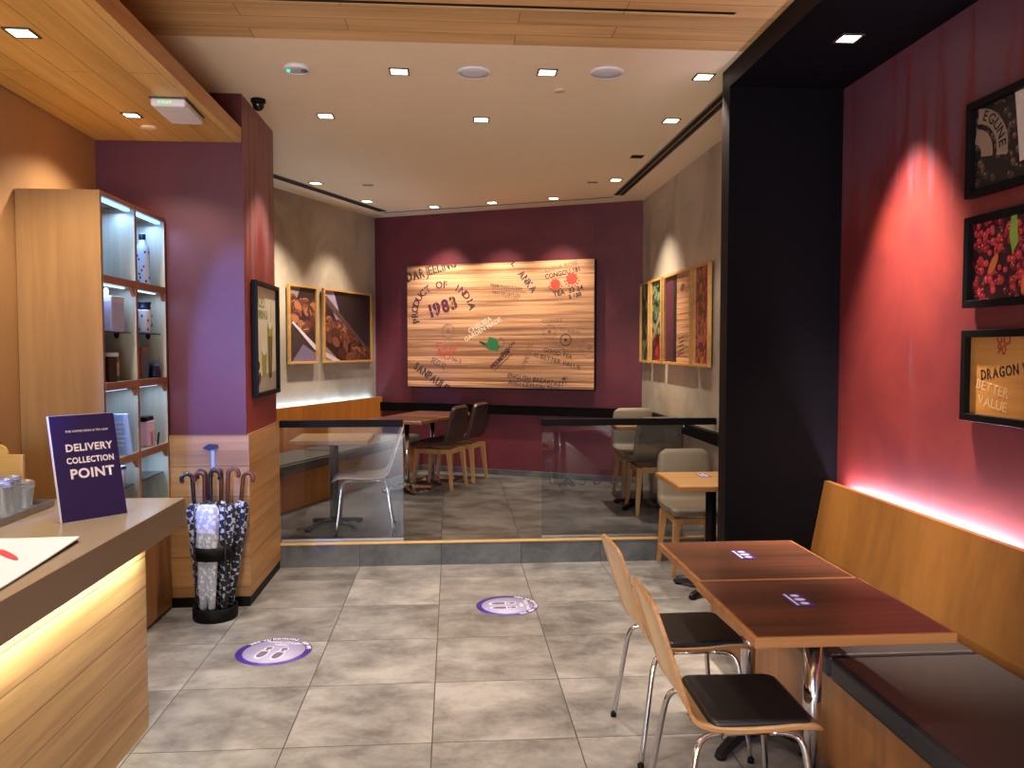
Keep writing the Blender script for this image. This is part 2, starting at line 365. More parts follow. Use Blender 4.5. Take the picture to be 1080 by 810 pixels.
# ceiling
b = B(); b.box(-2.9, 2.9, 4.215, 10.2, ZC, ZC + .1, white_ceil); struct(b, 'ceiling')
b = B(); b.box(-2.9, 2.9, -3.1, 3.735, ZC, ZC + .1, wood_ceil); b.box(-2.9, 2.9, 3.772, 4.215, ZC, ZC + .1, wood_ceil)
b.box(-2.9, -1.34, 3.735, 3.772, ZC, ZC + .1, wood_ceil); b.box(1.32, 2.9, 3.735, 3.772, ZC, ZC + .1, wood_ceil); struct(b, 'ceiling_wood')
b = B(); b.box(-1.338, 1.318, 3.737, 3.770, ZC + .003, ZC + .09, black_m)
o = b.build('slot_air_vent'); tag(o, 'long thin black air slot cut across the wooden ceiling boards', 'air vent')
b = B(); b.box(-2.14, -1.28, -3.0, 5.115, 2.87, 2.96, wood_slab_edge, faces={'-z': wood_slab}); struct(b, 'ceiling_lowered')
# walls
b = B(); b.box(-2.3, -2.15, -3.1, 5.13, 0, ZC, beige_wall); struct(b, 'wall_left')
b = B(); b.box(-2.75, -1.28, 5.13, Y2, 0, ZC, red_left, faces={'+x': red_pillar, '+y': grey_plaster}); struct(b, 'wall_pillar')
b = B(); p = [lw(-2.6, 0), lw(2.1, 0), lw(2.1, -.15), lw(-2.6, -.15)]; b.prism(p, ZP, ZC, grey_plaster); struct(b, 'wall_rear_left')
b = B(); p = [bw(-.1, 0), bw(3.4, 0), bw(3.4, -.15), bw(-.1, -.15)]; b.prism(p, ZP, ZC, red_back); struct(b, 'wall_back')
b = B(); b.box(2.011, 2.2, 4.55, 8.6, 0, ZC, grey_plaster); struct(b, 'wall_rear_right')
b = B(); b.box(2.18, 2.35, -3.1, 4.43, 0, ZC, red_niche); struct(b, 'wall_right')
b = B()
b.box(1.53, 2.18, 4.43, 4.55, 0, ZC, dark_paint, faces={'-x': jamb_edge}); struct(b, 'wall_partition')
b = B(); b.box(1.53, 2.18, -3.0, 4.43, 3.057, ZC, dark_paint, faces={'-x': jamb_edge}); struct(b, 'ceiling_niche')
# wall behind the viewer with the shop entrance
b = B()
b.box(-2.9, -2.14, -3.2, -3.1, 0, ZC, beige_wall); b.box(.6, 2.9, -3.2, -3.1, 0, ZC, beige_wall); b.box(-2.14, .6, -3.2, -3.1, 2.35, ZC, beige_wall)
struct(b, 'wall_entrance')
# panelling on the pillar wall
b = B(); b.box(-1.745, -1.262, 5.112, 5.13, .065, 1.078, wood_wains_x, faces={'+x': wood_wains_y}); b.box(-1.28, -1.262, 5.13, Y2 - .002, .065, 1.078, wood_wains_y, faces={'-y': wood_wains_x})
struct(b, 'wall_panelling')
b = B(); b.box(-1.745, -1.268, 5.118, 5.13, 0, .065, black_m); b.box(-1.28, -1.268, 5.13, Y2 - .003, 0, .065, black_m); struct(b, 'baseboard_pillar')
# skirting on rear wall + black rail round the rear room
b = B(); p = [bw(.02, .001), bw(3.22, .001), bw(3.22, .03), bw(.02, .03)]; b.prism(p, ZP, ZP + .06, tile_riser); struct(b, 'baseboard_back')
b = B(); p = [bw(.03, .001), bw(3.19, .001), bw(3.19, .05), bw(.03, .05)]; b.prism(p, .865, .965, black_rail); b.box(1.96, 2.0095, 4.56, 8.44, .885, .975, black_rail); struct(b, 'trim_2')
b = B()
p = [bw(.3, .28), bw(3.0, .28), bw(3.0, .30), bw(.3, .30)]; b.prism(p, ZC - .003, ZC + .001, mat('shadow_gap', (60, 48, 40), .8)); struct(b, 'trim_3')

def slot(name, pts_fn, s0, s1, label):
    t = empty(name, (*pts_fn(s0, 0), ZC), 0, label, 'air vent')
    ox, oy = pts_fn(s0, 0)
    def pr(n0, n1, z0, z1, m, nm):
        bb = B(); q = [pts_fn(s0, n0), pts_fn(s1, n0), pts_fn(s1, n1), pts_fn(s0, n1)]; q = [(x - ox, y - oy) for x, y in q]
        bb.prism(q, z0, z1, m); bb.build(nm, t)
    pr(-.055, .055, -.004, 0, mat('diffuser_grey', (150, 136, 118), .6), 'frame')
    pr(-.042, -.008, -.007, -.0035, black_m, 'slot'); pr(.008, .042, -.007, -.0035, black_m, 'slot')
slot('linear_diffuser', lambda s, n: lw(s, .33 + n), -1.9, 1.55, 'twin slot air diffuser in the white ceiling along the wall with the bean pictures')
slot('linear_diffuser', lambda s, n: (1.69 + n, s), 4.58, 8.2, 'twin slot air diffuser in the white ceiling beside the tall dark partition')

# ------------------------------------------------------------------ lights
def lamp(kind, name, loc, power, col=(1, .86, .68), **kw):
    d = bpy.data.lights.new(name, kind); d.energy = power; d.color = col
    for k, v in kw.items(): setattr(d, k, v)
    o = bpy.data.objects.new(name, d); COL.objects.link(o); o.location = loc; return o
def spot(loc, power, ang=62, blend=.5, col=(1, .875, .71), aim=None, size=.03):
    o = lamp('SPOT', 'spot_lamp', loc, power, col, spot_size=math.radians(ang), spot_blend=blend, shadow_soft_size=size)
    if aim: o.rotation_euler = (Vector(aim) - Vector(loc)).to_track_quat('-Z', 'Y').to_euler()
    return o
def downlight(x, y, z, label, group, power=60, ang=62, aim=None, rz=0.0, size=.09, blend=.5, col=(1, .875, .71), m=None):
    t = empty('ceiling_downlight', (x, y, z), rz, label, 'downlight', group)
    h = size / 2; w = .010
    bb = B()
    for a in ((-h - w, h + w, -h - w, -h), (-h - w, h + w, h, h + w), (-h - w, -h, -h, h), (h, h + w, -h, h)):
        bb.box(a[0], a[1], a[2], a[3], -.006, 0, mat('downlight_trim', (70, 58, 50), .5))
    bb.build('trim_ring', t)
    bb = B(); bb.box(-h, h, -h, h, -.004, -.001, lens); bb.build('lens', t)
    spot((x, y, z - .02), power, ang, blend, col, aim)
G1 = 'square downlights in the white ceiling'
PW = 105
downlight(-.292, 4.654, ZC, 'square ceiling downlight between the green-lit detector and the round speaker', G1, PW, 84)
downlight(.538, 4.608, ZC, 'square ceiling downlight between the two round speakers', G1, PW, 84)
downlight(1.44, 4.617, ZC, 'square ceiling downlight right against the dark partition frame', G1, PW, 84)
downlight(-.84, 5.571, ZC, 'square ceiling downlight above the glass screen, on the pillar side', G1, PW, 84)
downlight(.201, 5.584, ZC, 'square ceiling downlight alone in the middle of the white ceiling', G1, PW, 84)
downlight(1.497, 5.512, ZC, 'square ceiling downlight above the small oak table by the dark partition', G1, PW * .8, 84)
lx, ly = lw(-.1, 0.2)
downlight(-1.279, 7.828, ZC, 'ceiling downlight in front of the gap between the two bean pictures', G1, PW * 3.0, 88, aim=(-1.36, 7.88, 1.4), rz=LANG, blend=1.0)
downlight(-.896, 8.742, ZC, 'ceiling downlight above the larger bean picture, beside the air slot corner', G1, PW * 1.8, 84, aim=(-.98, 8.8, 1.4), rz=LANG, blend=1.0)
downlight(-.193, 9.038, ZC, 'ceiling downlight over the 1983 end of the stencilled board', G1, PW * 1.9, 74, blend=1.0, aim=(-.14, 9.36, 1.85), rz=BANG)
downlight(.43, 8.729, ZC, 'ceiling downlight over the middle of the stencilled board', G1, PW * 1.5, 74, blend=1.0, aim=(.47, 9.02, 1.85), rz=BANG)
downlight(1.056, 8.435, ZC, 'ceiling downlight over the red flower end of the stencilled board', G1, PW * 1.5, 74, blend=1.0, aim=(1.1, 8.73, 1.85), rz=BANG)
downlight(1.513, 7.471, ZC, 'ceiling downlight by the row of four narrow pictures', G1, PW * 3.4, 88, aim=(1.62, 7.47, 1.4), blend=1.0)
G2 = 'square downlights in the lowered wooden ceiling'
downlight(-1.70, 3.407, 2.87, 'square downlight in the lowered wood ceiling, the one over the counter', G2, 120, 130, size=.085)
downlight(-1.714, 4.551, 2.87, 'square downlight in the lowered wood ceiling beside the small round disc', G2, 50, 130, size=.07)
t = downlight(1.841, 3.705, 3.057, 'square downlight in the dark niche ceiling over the red wall', None, 1000, 60, aim=(2.02, 3.71, 1.5), size=.085, blend=1.0, col=(1, .80, .62))

# hidden (out of frame) lamps of the same room, nearer the entrance
for x, y in ((-.6, 2.2), (.4, 2.2), (-.6, .2), (.4, .2), (0, -1.6)):
    spot((x, y, ZC - .02), 105 if x < 0 else 50, 84, .6, (1, .90, .78))
spot((1.05, 1.9, 3.1), 24, 60, .6, (1, .84, .68), aim=(1.1, 2.2, .7))
spot((-1.7, 1.6, 2.85), 40, 110, .6)
# unseen blue spot added on dark red wall; cool mall light through the entrance
o = spot((-2.02, 1.45, 1.75), 620, 36, .25, (.14, .24, 1.0), aim=(-1.337, 5.1, 1.14), size=.06); o.scale = (.263, 1, 1)
a = lamp('AREA', 'mall_and_fill_light', (-1.4, -4.0, 1.5), 230, (.60, .74, 1.0), shape='RECTANGLE', size=1.6, size_y=1.2)
a.rotation_euler = (Vector((-.6, 2.6, 0)) - Vector((-1.4, -4.0, 1.5))).to_track_quat('-Z', 'Y').to_euler()
a = lamp('AREA', 'mall_and_fill_light', (-.6, -3.6, .5), 250, (1.0, .88, .74), shape='RECTANGLE', size=3.0, size_y=.8)  # warm fill added near the entrance, aimed up to brighten the ceiling
a.rotation_euler = (Vector((0, 4.5, 3.1)) - Vector((-.6, -3.6, .5))).to_track_quat('-Z', 'Y').to_euler()
w = bpy.data.worlds.new('world'); SC.world = w; w.use_nodes = True
w.node_tree.nodes['Background'].inputs[0].default_value = (.35, .60, 1.0, 1); w.node_tree.nodes['Background'].inputs[1].default_value = 1.2

# ------------------------------------------------------------------ ceiling fittings
def disc_thing(name, x, y, z, r, m, rimm, label, cat, h=.012, group=None):
    t = empty(name, (x, y, z), 0, label, cat, group)
    bb = B(); bb.lathe([(r, 0), (r, -h * .6), (r * .93, -h), (r * .88, -h), (r * .88, -.001)], rimm, n=36, cap0=True, cap1=False); bb.build('rim', t)
    bb = B(); bb.lathe([(r * .87, -.002), (r * .87, -h * .8), (r * .5, -h * .95), (.001, -h)], m, n=36, cap0=False); bb.build('grille', t)
    return t
spk = mat('speaker_mesh', (214, 214, 224), .6, noise=.2, nscale=300)
G3 = 'round ceiling speakers'
disc_thing('ceiling_speaker', .128, 4.638, ZC, .096, spk, white_p, 'round white ceiling speaker on the pillar side of a square downlight', 'speaker', group=G3)
disc_thing('ceiling_speaker', .873, 4.583, ZC, .096, spk, white_p, 'round white ceiling speaker on the dark partition side, nearest the pink disc', 'speaker', group=G3)
t = disc_thing('smoke_detector', -.853, 4.633, ZC, .07, mat('detector_grey', (190, 186, 190), .4), white_p, 'round ceiling detector with a green light', 'detector', .02)
bb = B(); bb.lathe([(.001, -.027), (.009, -.027), (.009, -.018), (.001, -.018)], emit('green_led', (60, 230, 150), 2.5), c=(-.045, -.01, 0), n=10); bb.build('indicator_light', t)
bb = B(); bb.lathe([(.018, -.026), (.018, -.016)], mat('detector_dark', (90, 84, 90), .5), c=(.042, -.01, 0), n=12); bb.build('sensor', t)
o = B(); o.lathe([(.034, 0), (.034, -.006), (.03, -.009), (.001, -.009)], mat('pink_cover', (226, 190, 164), .6), n=28)
o = o.build('sprinkler_cover', loc=(.649, 4.92, ZC)); tag(o, 'small round pinkish cover disc in the white ceiling', 'cover disc')
o = B(); o.lathe([(.045, 0), (.045, -.006), (.04, -.009), (.001, -.009)], mat('cream_cover', (236, 214, 180), .6), n=28)
o = o.build('sprinkler_cover', loc=(-1.713, 4.795, 2.87)); tag(o, 'small round cream disc in the lowered wooden ceiling', 'cover disc')
o = B(); o.box(-.05, .05, -.05, .05, -.004, 0, black_m, .002); o = o.build('unlit_downlight', loc=(1.502, 6.559, ZC)); tag(o, 'small dark unlit square in the white ceiling near the air slot', 'downlight')
for x, y, l in ((-.798, 7.882, 'thin flush metal cap in the ceiling in front of the bean pictures'), (1.317, 7.593, 'thin flush metal cap in the ceiling in front of the four narrow pictures')):
    o = B(); o.box(-.05, .05, -.02, .02, -.006, 0, mat('cap_grey', (110, 98, 88), .5), .002); o = o.build('access_cap', loc=(x, y, ZC)); tag(o, l, 'cover')
# dome camera
t = empty('security_camera', (-1.205, 5.24, ZC), 0, 'small black dome security camera on the ceiling by the red pillar', 'camera')
bb = B(); bb.lathe([(.045, 0), (.045, -.02), (.038, -.025)], black_m, n=24); bb.build('base', t)
bb = B(); bb.lathe([(.036, -.022), (.036, -.04), (.028, -.06), (.012, -.07), (.001, -.071)], mat('camera_dome', (12, 12, 14), .15), n=24); bb.build('dome', t)
# wifi access point
t = empty('wifi_access_point', (-1.42, 4.39, 2.87), math.radians(2), 'white flat wireless box with green lights under the wood ceiling', 'access point')
bb = B(); bb.box(-.085, .085, -.17, .17, -.045, -.004, white_p, .012, 3); bb.build('housing', t)
bb = B(); bb.box(-.09, .09, -.175, .175, -.006, 0, mat('ap_shadow', (70, 62, 60), .6)); bb.build('mounting_plate', t)  # dark plate colour stands in for the shadow around the housing
for k in range(4):
    bb = B(); bb.box(-.045 + k * .018, -.037 + k * .018, -.173, -.169, -.028, -.020, emit('green_dot', (120, 255, 120), 1.6)); bb.build('indicator_light', t)
bb = B(); bb.text('RUCKUS', .018, mat('logo_grey', (150, 146, 150), .5), Matrix.Translation((0, -.08, -.0458)) @ Matrix.Rotation(PI / 2, 4, 'X')); bb.build('logo', t)

# ------------------------------------------------------------------ shelf cabinet
CX0, CX1, CY0, CY1, CZ = -2.145, -1.74, 4.19, 5.108, 2.402
t = empty('display_cabinet', (0, 0, 0), 0, 'tall oak display cabinet with lit open shelves standing by the dark red wall', 'cabinet')
bb = B(); bb.box(CX0, CX1 - .001, CY0, CY0 + .022, 0, CZ, wood_cab); bb.build('side_panel', t)
bb = B(); bb.box(CX0, CX1 - .001, CY1 - .022, CY1, 0, CZ, wood_cab, faces={'-y': wood_cab_in}); bb.build('side_panel', t)
bb = B(); bb.box(CX0, CX1, CY0 + .022, CY1 - .022, CZ - .025, CZ, wood_cab, faces={'+x': wood_lip}); bb.build('top_panel', t)
bb = B(); bb.box(CX0, CX0 + .015, CY0 + .022, CY1 - .022, .0, CZ - .025, wood_cab_in); bb.build('back_panel', t)
bb = B(); bb.box(CX0 + .016, CX1 - .0005, 4.625, 4.655, .66, CZ - .026, wood_cab_in, faces={'+x': wood_lip}); bb.build('divider', t)
for z in (1.965, 1.42, 1.02, .62):
    bb = B(); bb.box(CX0 + .016, CX1 + .0, CY0 + .0225, 4.6245, z - .02, z + .02, wood_cab_in, faces={'+x': wood_lip}); bb.box(CX0 + .016, CX1 + .0, 4.6555, CY1 - .0225, z - .02, z + .02, wood_cab_in, faces={'+x': wood_lip}); bb.build('shelf', t)
bb = B(); bb.box(CX1 - .02, CX1 - .002, CY0 + .0225, CY1 - .0225, .02, .60, wood_bench_base); bb.build('door', t)
for y0, y1 in ((CY0 + .024, 4.623), (4.657, CY1 - .024)):
    for z in (1.70, .86):
        bb = B(); bb.box(CX0 + .02, CX1 - .03, y0, y1, z - .004, z + .004, shelf_glass, faces={'+x': mat('glass_edge', (30, 48, 52), .15)}); g = bb.build('glass_shelf', t)
        bb = B(); bb.lathe([(.008, -.03), (.014, -.012), (.014, -.004)], black_m, c=(CX1 - .10, y1 - .016, z), n=12); bb.build('bracket', g)
    for z in (1.945, 1.40, 1.0):
        # small triangle in the top corner of each lower row
        bb = B(); bb.prism([(0, 0), (.045, 0), (0, -.045)], -.009, .009, wood_lip, T=lambda x, y, zz, y1=y1, z=z: (CX1 - .012 + zz, y1 - .001 - x, z + y - .001)); bb.build('corner_triangle', t)
    bb = B(); bb.box(CX1 - .045, CX1 - .02, y0 + .01, y1 - .01, CZ - .038, CZ - .0255, led_blue); bb.build('light_strip', t)
    for z in (1.945, 1.40, 1.0):
        bb = B(); bb.box(CX1 - .05, CX1 - .035, y0 + .05, y1 - .06, z - .007, z - .0005, emit('led_soft_blue', (190, 215, 255), 2.0)); bb.build('light_strip', t)
        a = lamp('AREA', 'shelf_light', (CX1 - .06, (y0 + y1) / 2, z - .012), 1.0, (.40, .62, 1.0), shape='RECTANGLE', size=.03, size_y=.3)
    a = lamp('AREA', 'shelf_light', (CX1 - .07, (y0 + y1) / 2, CZ - .045), 2.6, (.30, .55, 1.0), shape='RECTANGLE', size=.03, size_y=.36)

# ---- things in the cabinet
blue_d = mat('cobalt_blue', (30, 44, 150), .4); navy = mat('navy', (22, 26, 60), .4); ppl = mat('violet_pattern', (120, 60, 150), .4)
def sx(y): return -1.80
t = empty('water_bottle', (-1.80, 4.90, 1.985), 0, 'tall white bottle with blue pattern and dark cap on the top shelf', 'bottle')
bb = B(); bb.lathe([(.034, 0), (.038, .01), (.038, .20), (.034, .222), (.018, .245), (.017, .262)], mat('white_blue_enamel', (206, 220, 240), .3), n=28); bb.build('body', t)
bb = B(); bb.lathe([(.018, .262), (.019, .268), (.019, .292), (.016, .296)], navy, n=20); bb.build('cap', t)
bb = B(); rnd = random.Random(3)
for i in range(34):
    a_ = rnd.uniform(0, 2 * PI); z = .02 + (i % 9) * .021; r = .0384; m = rnd.choice([blue_d, navy, ppl, blue_d]); w_ = .16
    q = [(r * math.cos(a_ + w_ * math.cos(k * PI / 3)), r * math.sin(a_ + w_ * math.cos(k * PI / 3)), z + .008 * math.sin(k * PI / 3)) for k in range(6)]
    bb.poly(q, m)
bb.build('pattern', t)
t = empty('gift_box', (-1.81, 4.44, 1.705), 0, 'pale lilac box with a ribbon handle on the upper glass shelf', 'box')
bb = B(); bb.box(-.045, .045, -.075, .085, 0, .17, mat('lilac_card', (190, 190, 226), .5), .004); bb.build('body', t)
bb = B(); bb.box(-.046, .046, -.076, .086, .15, .185, mat('white_lid', (214, 214, 226), .5), .003); bb.build('lid', t)
bb = B(); bb.tube([(0, .0 - .04, .185), (0, -.045, .215), (0, -.03, .222), (0, -.015, .212), (0, -.02, .185)], .007, white_p, 8); bb.build('ribbon', t)
t = empty('lidded_tumbler', (-1.80, 4.90, 1.705), 0, 'white tumbler with blue pattern and dark wide lid on the glass shelf', 'tumbler')
bb = B(); bb.lathe([(.030, 0), (.033, .01), (.042, .09), (.046, .125), (.046, .135)], mat('cream_ceramic', (220, 222, 226), .3), n=28); bb.build('body', t)
bb = B(); bb.lathe([(.036, .136), (.04, .15), (.034, .155), (.040, .175), (.042, .180), (.01, .182)], navy, n=24); bb.build('lid', t)
bb = B()
for i in range(16):
    a_ = rnd.uniform(0, 2 * PI); z = .02 + (i % 4) * .026; r = .0475; q = [(r * math.cos(a_ + .12 * math.cos(k * PI / 2)), r * math.sin(a_ + .12 * math.cos(k * PI / 2)), z + .012 * math.sin(k * PI / 2)) for k in range(4)]
    bb.poly(q, blue_d)
bb.build('pattern', t)
t = empty('brown_jar', (-1.80, 4.41, 1.441), 0, 'dark brown jar with a white lid beneath the glass shelf', 'jar')
bb = B(); bb.lathe([(.04, 0), (.042, .005), (.042, .125), (.039, .13)], mat('coffee_brown', (60, 34, 30), .35), n=28); bb.build('body', t)
bb = B(); bb.lathe([(.043, .131), (.043, .15), (.04, .153), (.001, .153)], mat('lid_white', (206, 210, 226), .4), n=28); bb.build('lid', t)
bb = B(); bb.box(.0425, .0432, -.014, .014, .03, .10, mat('tan_label', (176, 150, 120), .5)); bb.build('sticker', t)
t = empty('tea_box', (-1.82, 4.86, 1.441), 0, 'tall slim box with orange top and grey blue front beside the small jar', 'box')
bb = B(); bb.box(-.035, .035, -.05, .05, 0, .18, mat('orange_card', (150, 88, 58), .5), .003); bb.build('body', t)
bb = B(); bb.box(.0352, .036, -.035, .045, .0, .15, mat('grey_blue_card', (96, 112, 146), .5)); bb.build('front_print', t)
t = empty('small_jar', (-1.775, 4.985, 1.441), 0, 'small dark blue jar beside the slim orange box', 'jar')
bb = B(); bb.lathe([(.033, 0), (.034, .01), (.028, .06), (.026, .066)], navy, n=24); bb.build('body', t)
bb = B(); bb.lathe([(.027, .066), (.029, .07), (.029, .082), (.001, .084)], mat('steel_blue', (70, 96, 150), .3), n=24); bb.build('lid', t)
t = empty('leaning_book', (-1.80, 4.40, 1.041), 0, 'pale blue and white booklet leaning behind the delivery sign', 'book')
bb = B(); M_ = Matrix.Translation((0, .06, .115)) @ Matrix.Rotation(math.radians(14), 4, 'X'); bb.obox(M_, .16, .014, .23, mat('book_cover', (150, 176, 232), .4), .002); bb.build('cover', t)
bb = B()
for k in range(6): bb.obox(Matrix.Translation((0, .06, .115)) @ Matrix.Rotation(math.radians(14), 4, 'X') @ Matrix.Translation((.0, -.0078, .07 - k * .026)), .12 - .02 * (k % 3), .001, .006, mat('book_print', (206, 220, 246), .4))
bb.build('cover_print', t)
t = empty('coffee_bag', (-1.80, 4.89, 1.041), 0, 'pink and white coffee bag with a rolled dark top on the middle shelf', 'bag')
bb = B(); bb.box(-.035, .035, -.055, .055, 0, .15, mat('pink_bag', (222, 178, 196), .5), .01, 3); bb.build('body', t)
bb = B(); bb.box(-.028, .028, -.06, .06, .148, .175, black_m, .008, 3); bb.build('rolled_top', t)
bb = B(); bb.box(.0352, .0358, -.045, .045, .09, .135, mat('white_print', (226, 214, 226), .5)); bb.box(.0352, .0358, -.01, .01, .01, .08, mat('violet_print', (150, 84, 150), .5)); bb.build('front_print', t)
o = B(); o.obox(Matrix.Translation((0, 0, .036)) @ Matrix.Rotation(math.radians(-18), 4, 'X'), .006, .016, .075, black_m, .002)
o = o.build('small_tag', loc=(-1.755, 4.965, 1.041)); tag(o, 'thin black tag leaning against the pink coffee bag', 'tag')
t = empty('travel_cup', (-1.80, 4.50, .865), 0, 'small silver and white cup on the lowest visible glass shelf', 'cup')
bb = B(); bb.lathe([(.026, 0), (.034, .10)], mat('cup_silver', (190, 190, 204), .3, .5), n=24); bb.build('body', t)
bb = B(); bb.lathe([(.036, .10), (.036, .112), (.001, .114)], navy, n=24); bb.build('lid', t)

# ------------------------------------------------------------------ counter
t = empty('service_counter', (0, 0, 0), 0, 'service counter with wide stone top and lit plank front', 'counter')
bb = B(); bb.box(-2.14, -1.19, -2.6, 3.685, .832, .952, stone_edge, .003, 2, faces={'+z': stone_top}); bb.build('worktop', t)
bb = B(); bb.box(-1.34, -1.30, -2.6, 3.50, .0, .79, wood_counter, faces={'+y': wood_counter}); bb.build('front_panel', t)
bb = B(); bb.box(-2.10, -1.34, 3.44, 3.48, .0, .831, wood_counter); bb.build('end_panel', t)
bb = B(); bb.box(-1.295, -1.275, -2.5, 3.45, .818, .831, led_warm); bb.build('light_strip', t)
for yy in (-.2, 1.0, 2.0, 2.95):
    a = lamp('AREA', 'counter_light', (-1.262, yy, .815), 9, (1, .95, .76), shape='RECTANGLE', size=.02, size_y=.95)
    a.rotation_euler = (0, math.radians(30), 0)

# delivery sign
purple = mat('sign_purple', (38, 22, 70), .45); cream_l = mat('sign_lettering', (232, 216, 210), .6)
t = empty('delivery_sign', (-1.477, 3.155, .953), math.radians(47.6), 'dark purple delivery collection point sign leaning back on the counter', 'sign')
SGM = Matrix.Rotation(math.radians(-14), 4, 'X')
SW, SH = .252, .415
bb = B(); bb.obox(SGM @ Matrix.Translation((SW / 2, .006, SH / 2)), SW, .012, SH, white_p); bb.build('board', t)
bb = B(); bb.obox(SGM @ Matrix.Translation((SW / 2 + .001, -.0006, SH / 2)), SW - .004, .0012, SH - .003, purple); bb.build('face', t)
bb = B(); bb.obox(Matrix.Translation((SW / 2, .125, .19)) @ Matrix.Rotation(math.radians(2), 4, 'X'), .06, .006, .38, black_m); bb.build('easel_strut', t)
def sg(txt, size, z, name, w=1.0, bold=.03, x=0):
    bb = B(); bb.text(txt, size, cream_l, SGM @ TM(SW / 2 + .012 + x, z, 0, -.0016), bold=bold, width=w, spacing=1.08); bb.build(name, t)
sg('THE COFFEE BEAN & TEA LEAF', .0112, .349, 'small_lettering', 1.0, .01)
sg('DELIVERY', .040, .283, 'lettering', .98)
sg('COLLECTION', .0325, .233, 'lettering', .86)
sg('POINT', .052, .180, 'lettering', 1.04)

# papers
t = empty('paper_stack', (-1.28, 2.865, .9525), 0, 'stack of white printed paper with a red stroke on a dark clipboard on the counter', 'papers')
PM = Matrix.Rotation(math.radians(4), 4, 'Z')
bb = B(); bb.obox(PM @ Matrix.Translation((-.215, -.33, .002)), .42, .65, .004, black_m); bb.build('clipboard', t)
bb = B(); n = 8
rs = []
for k in range(n + 1):
    y = -.66 + .66 * k / n; lift = .008 + .010 * (k / n) ** 2
    rs.append([PM @ Vector((-.43, y, .0045)), PM @ Vector((-.43, y, lift + .006)), PM @ Vector((-.2, y, lift)), PM @ Vector((0, y, lift)), PM @ Vector((0, y, lift - .004)), PM @ Vector((-.01, y, .0045))])
bb.rings(rs, mat('paper', (216, 212, 218), .7), smooth=False); bb.build('sheets', t)
bb = B(); q = ell(-.165, -.185, .13, .015, -49, 20); T_ = [PM @ Vector((x, y, .0165 + .004 * 0)) for x, y in q]
bb.prism([(p.x, p.y) for p in T_], .0136, .0142, mat('red_ink', (196, 40, 52), .6)); bb.build('red_print', t)

# cups and tray
t = empty('cup_tray', (-1.83, 3.27, .9525), 0, 'low brushed metal tray holding stacks of clear cups on the counter', 'tray')
bb = B(); bb.box(-.14, .15, -.30, .26, 0, .006, steel); bb.build('base', t)
bb = B(); bb.box(.142, .152, -.30, .26, .006, .028, steel, .002); bb.box(-.15, -.14, -.30, .26, .006, .028, steel, .002); bb.box(-.14, .142, .25, .26, .006, .028, steel, .002); bb.build('rim', t)
def cup_stack(x, y, h, label, tilt=0):
    t = empty('clear_cup', (x, y, .9588), 0, label, 'cup', 'stacked clear plastic cups on the tray')
    bb = B(); pr = [(.026, .0), (.036, h - .028)]
    for k in range(4): z = h - .028 + k * .007; pr += [(.0385, z), (.0385, z + .003), (.0365, z + .004)]
    pr += [(.036, h), (.024, .006)]
    bb.lathe(pr, cup_clear, n=24, cap0=True, cap1=True); bb.build('body', t)
    bb = B()
    for k in range(3): bb.lathe([(.0388, h - .026 + k * .008), (.0392, h - .024 + k * .008), (.0388, h - .022 + k * .008)], mat('cup_rim', (206, 210, 222), .2), n=24, cap0=False, cap1=False)
    bb.build('rim', t)
for i, (y, h, l) in enumerate(((3.12, .135, 'clear cup stack right beside the white paper cup'), (3.20, .140, 'clear cup stack second from the white paper cup'), (3.28, .145, 'clear cup stack in the middle of the tray'),
                               (3.36, .145, 'tall clear cup stack before the bamboo board edge'), (3.44, .115, 'shortest clear cup stack at the tray end beside the sign'))):
    cup_stack(-1.755 - .012 * (i % 2), y, h, l)
t = empty('paper_cup', (-1.73, 3.02, .9588), 0, 'pinkish white paper cup with a lid at the near tray end', 'cup')
bb = B(); bb.lathe([(.032, 0), (.044, .125)], mat('paper_cup', (222, 206, 204), .6), n=28); bb.build('body', t)
bb = B(); bb.lathe([(.047, .125), (.047, .133), (.042, .136), (.04, .146), (.001, .147)], white_p, n=28); bb.build('lid', t)
t = empty('menu_board', (-1.96, 3.565, .953), 0, 'light bamboo board with a rounded tab standing behind the cups', 'board')
ol = [(-.15, 0), (.14, 0), (.14, .212)] + [(.032 + .045 * math.cos(math.radians(a_)) - .0, .212 + .045 * math.sin(math.radians(a_))) for a_ in range(0, 181, 15)] + [(-.15, .212)]
ol = [(x, z) for x, z in ol]
bb = B(); bb.prism(ol, 0, .016, bamboo, T=lambda x, y, z: (x, z, y)); bb.build('panel', t)
bb = B(); bb.lathe([(.012, 0), (.012, .012)], black_m, c=(.032, .008, .255), n=14); bb.build('knob', t)
bb = B(); bb.box(-.12, .12, .016, .05, 0, .02, bamboo); bb.build('foot', t)

# ------------------------------------------------------------------ umbrellas
ux, uy = -1.425, 4.92
t = empty('umbrella_stand', (ux, uy, 0), 0, 'black metal umbrella stand beside the wood panelled pillar', 'umbrella stand')
bb = B(); bb.lathe([(.126, 0), (.13, .01), (.13, .075), (.122, .078), (.122, .02), (.001, .02)], black_m, n=40); bb.build('base', t)
bb = B(); bb.lathe([(.118, .365), (.122, .365), (.122, .445), (.118, .445), (.118, .365)], black_m, n=40, cap0=False, cap1=False); bb.build('hoop', t)
for k in range(4):
    a_ = PI / 4 + k * PI / 2; bb = B(); bb.tube([(.1235 * math.cos(a_), .1235 * math.sin(a_), .03), (.1235 * math.cos(a_), .1235 * math.sin(a_), .70)], .004, mat('rod_dark', (60, 44, 40), .4, .5), 8); bb.build('rod', t)
hd = houndstooth('checked_cloth', (18, 20, 34), (170, 176, 190)); hw = houndstooth('pale_checked_cloth', (176, 182, 200), (226, 228, 236), 30)
hwood = mat('dark_red_wood', (84, 34, 26), .3, coat=.4); hblack = mat('black_wood', (26, 20, 26), .25, coat=.5)
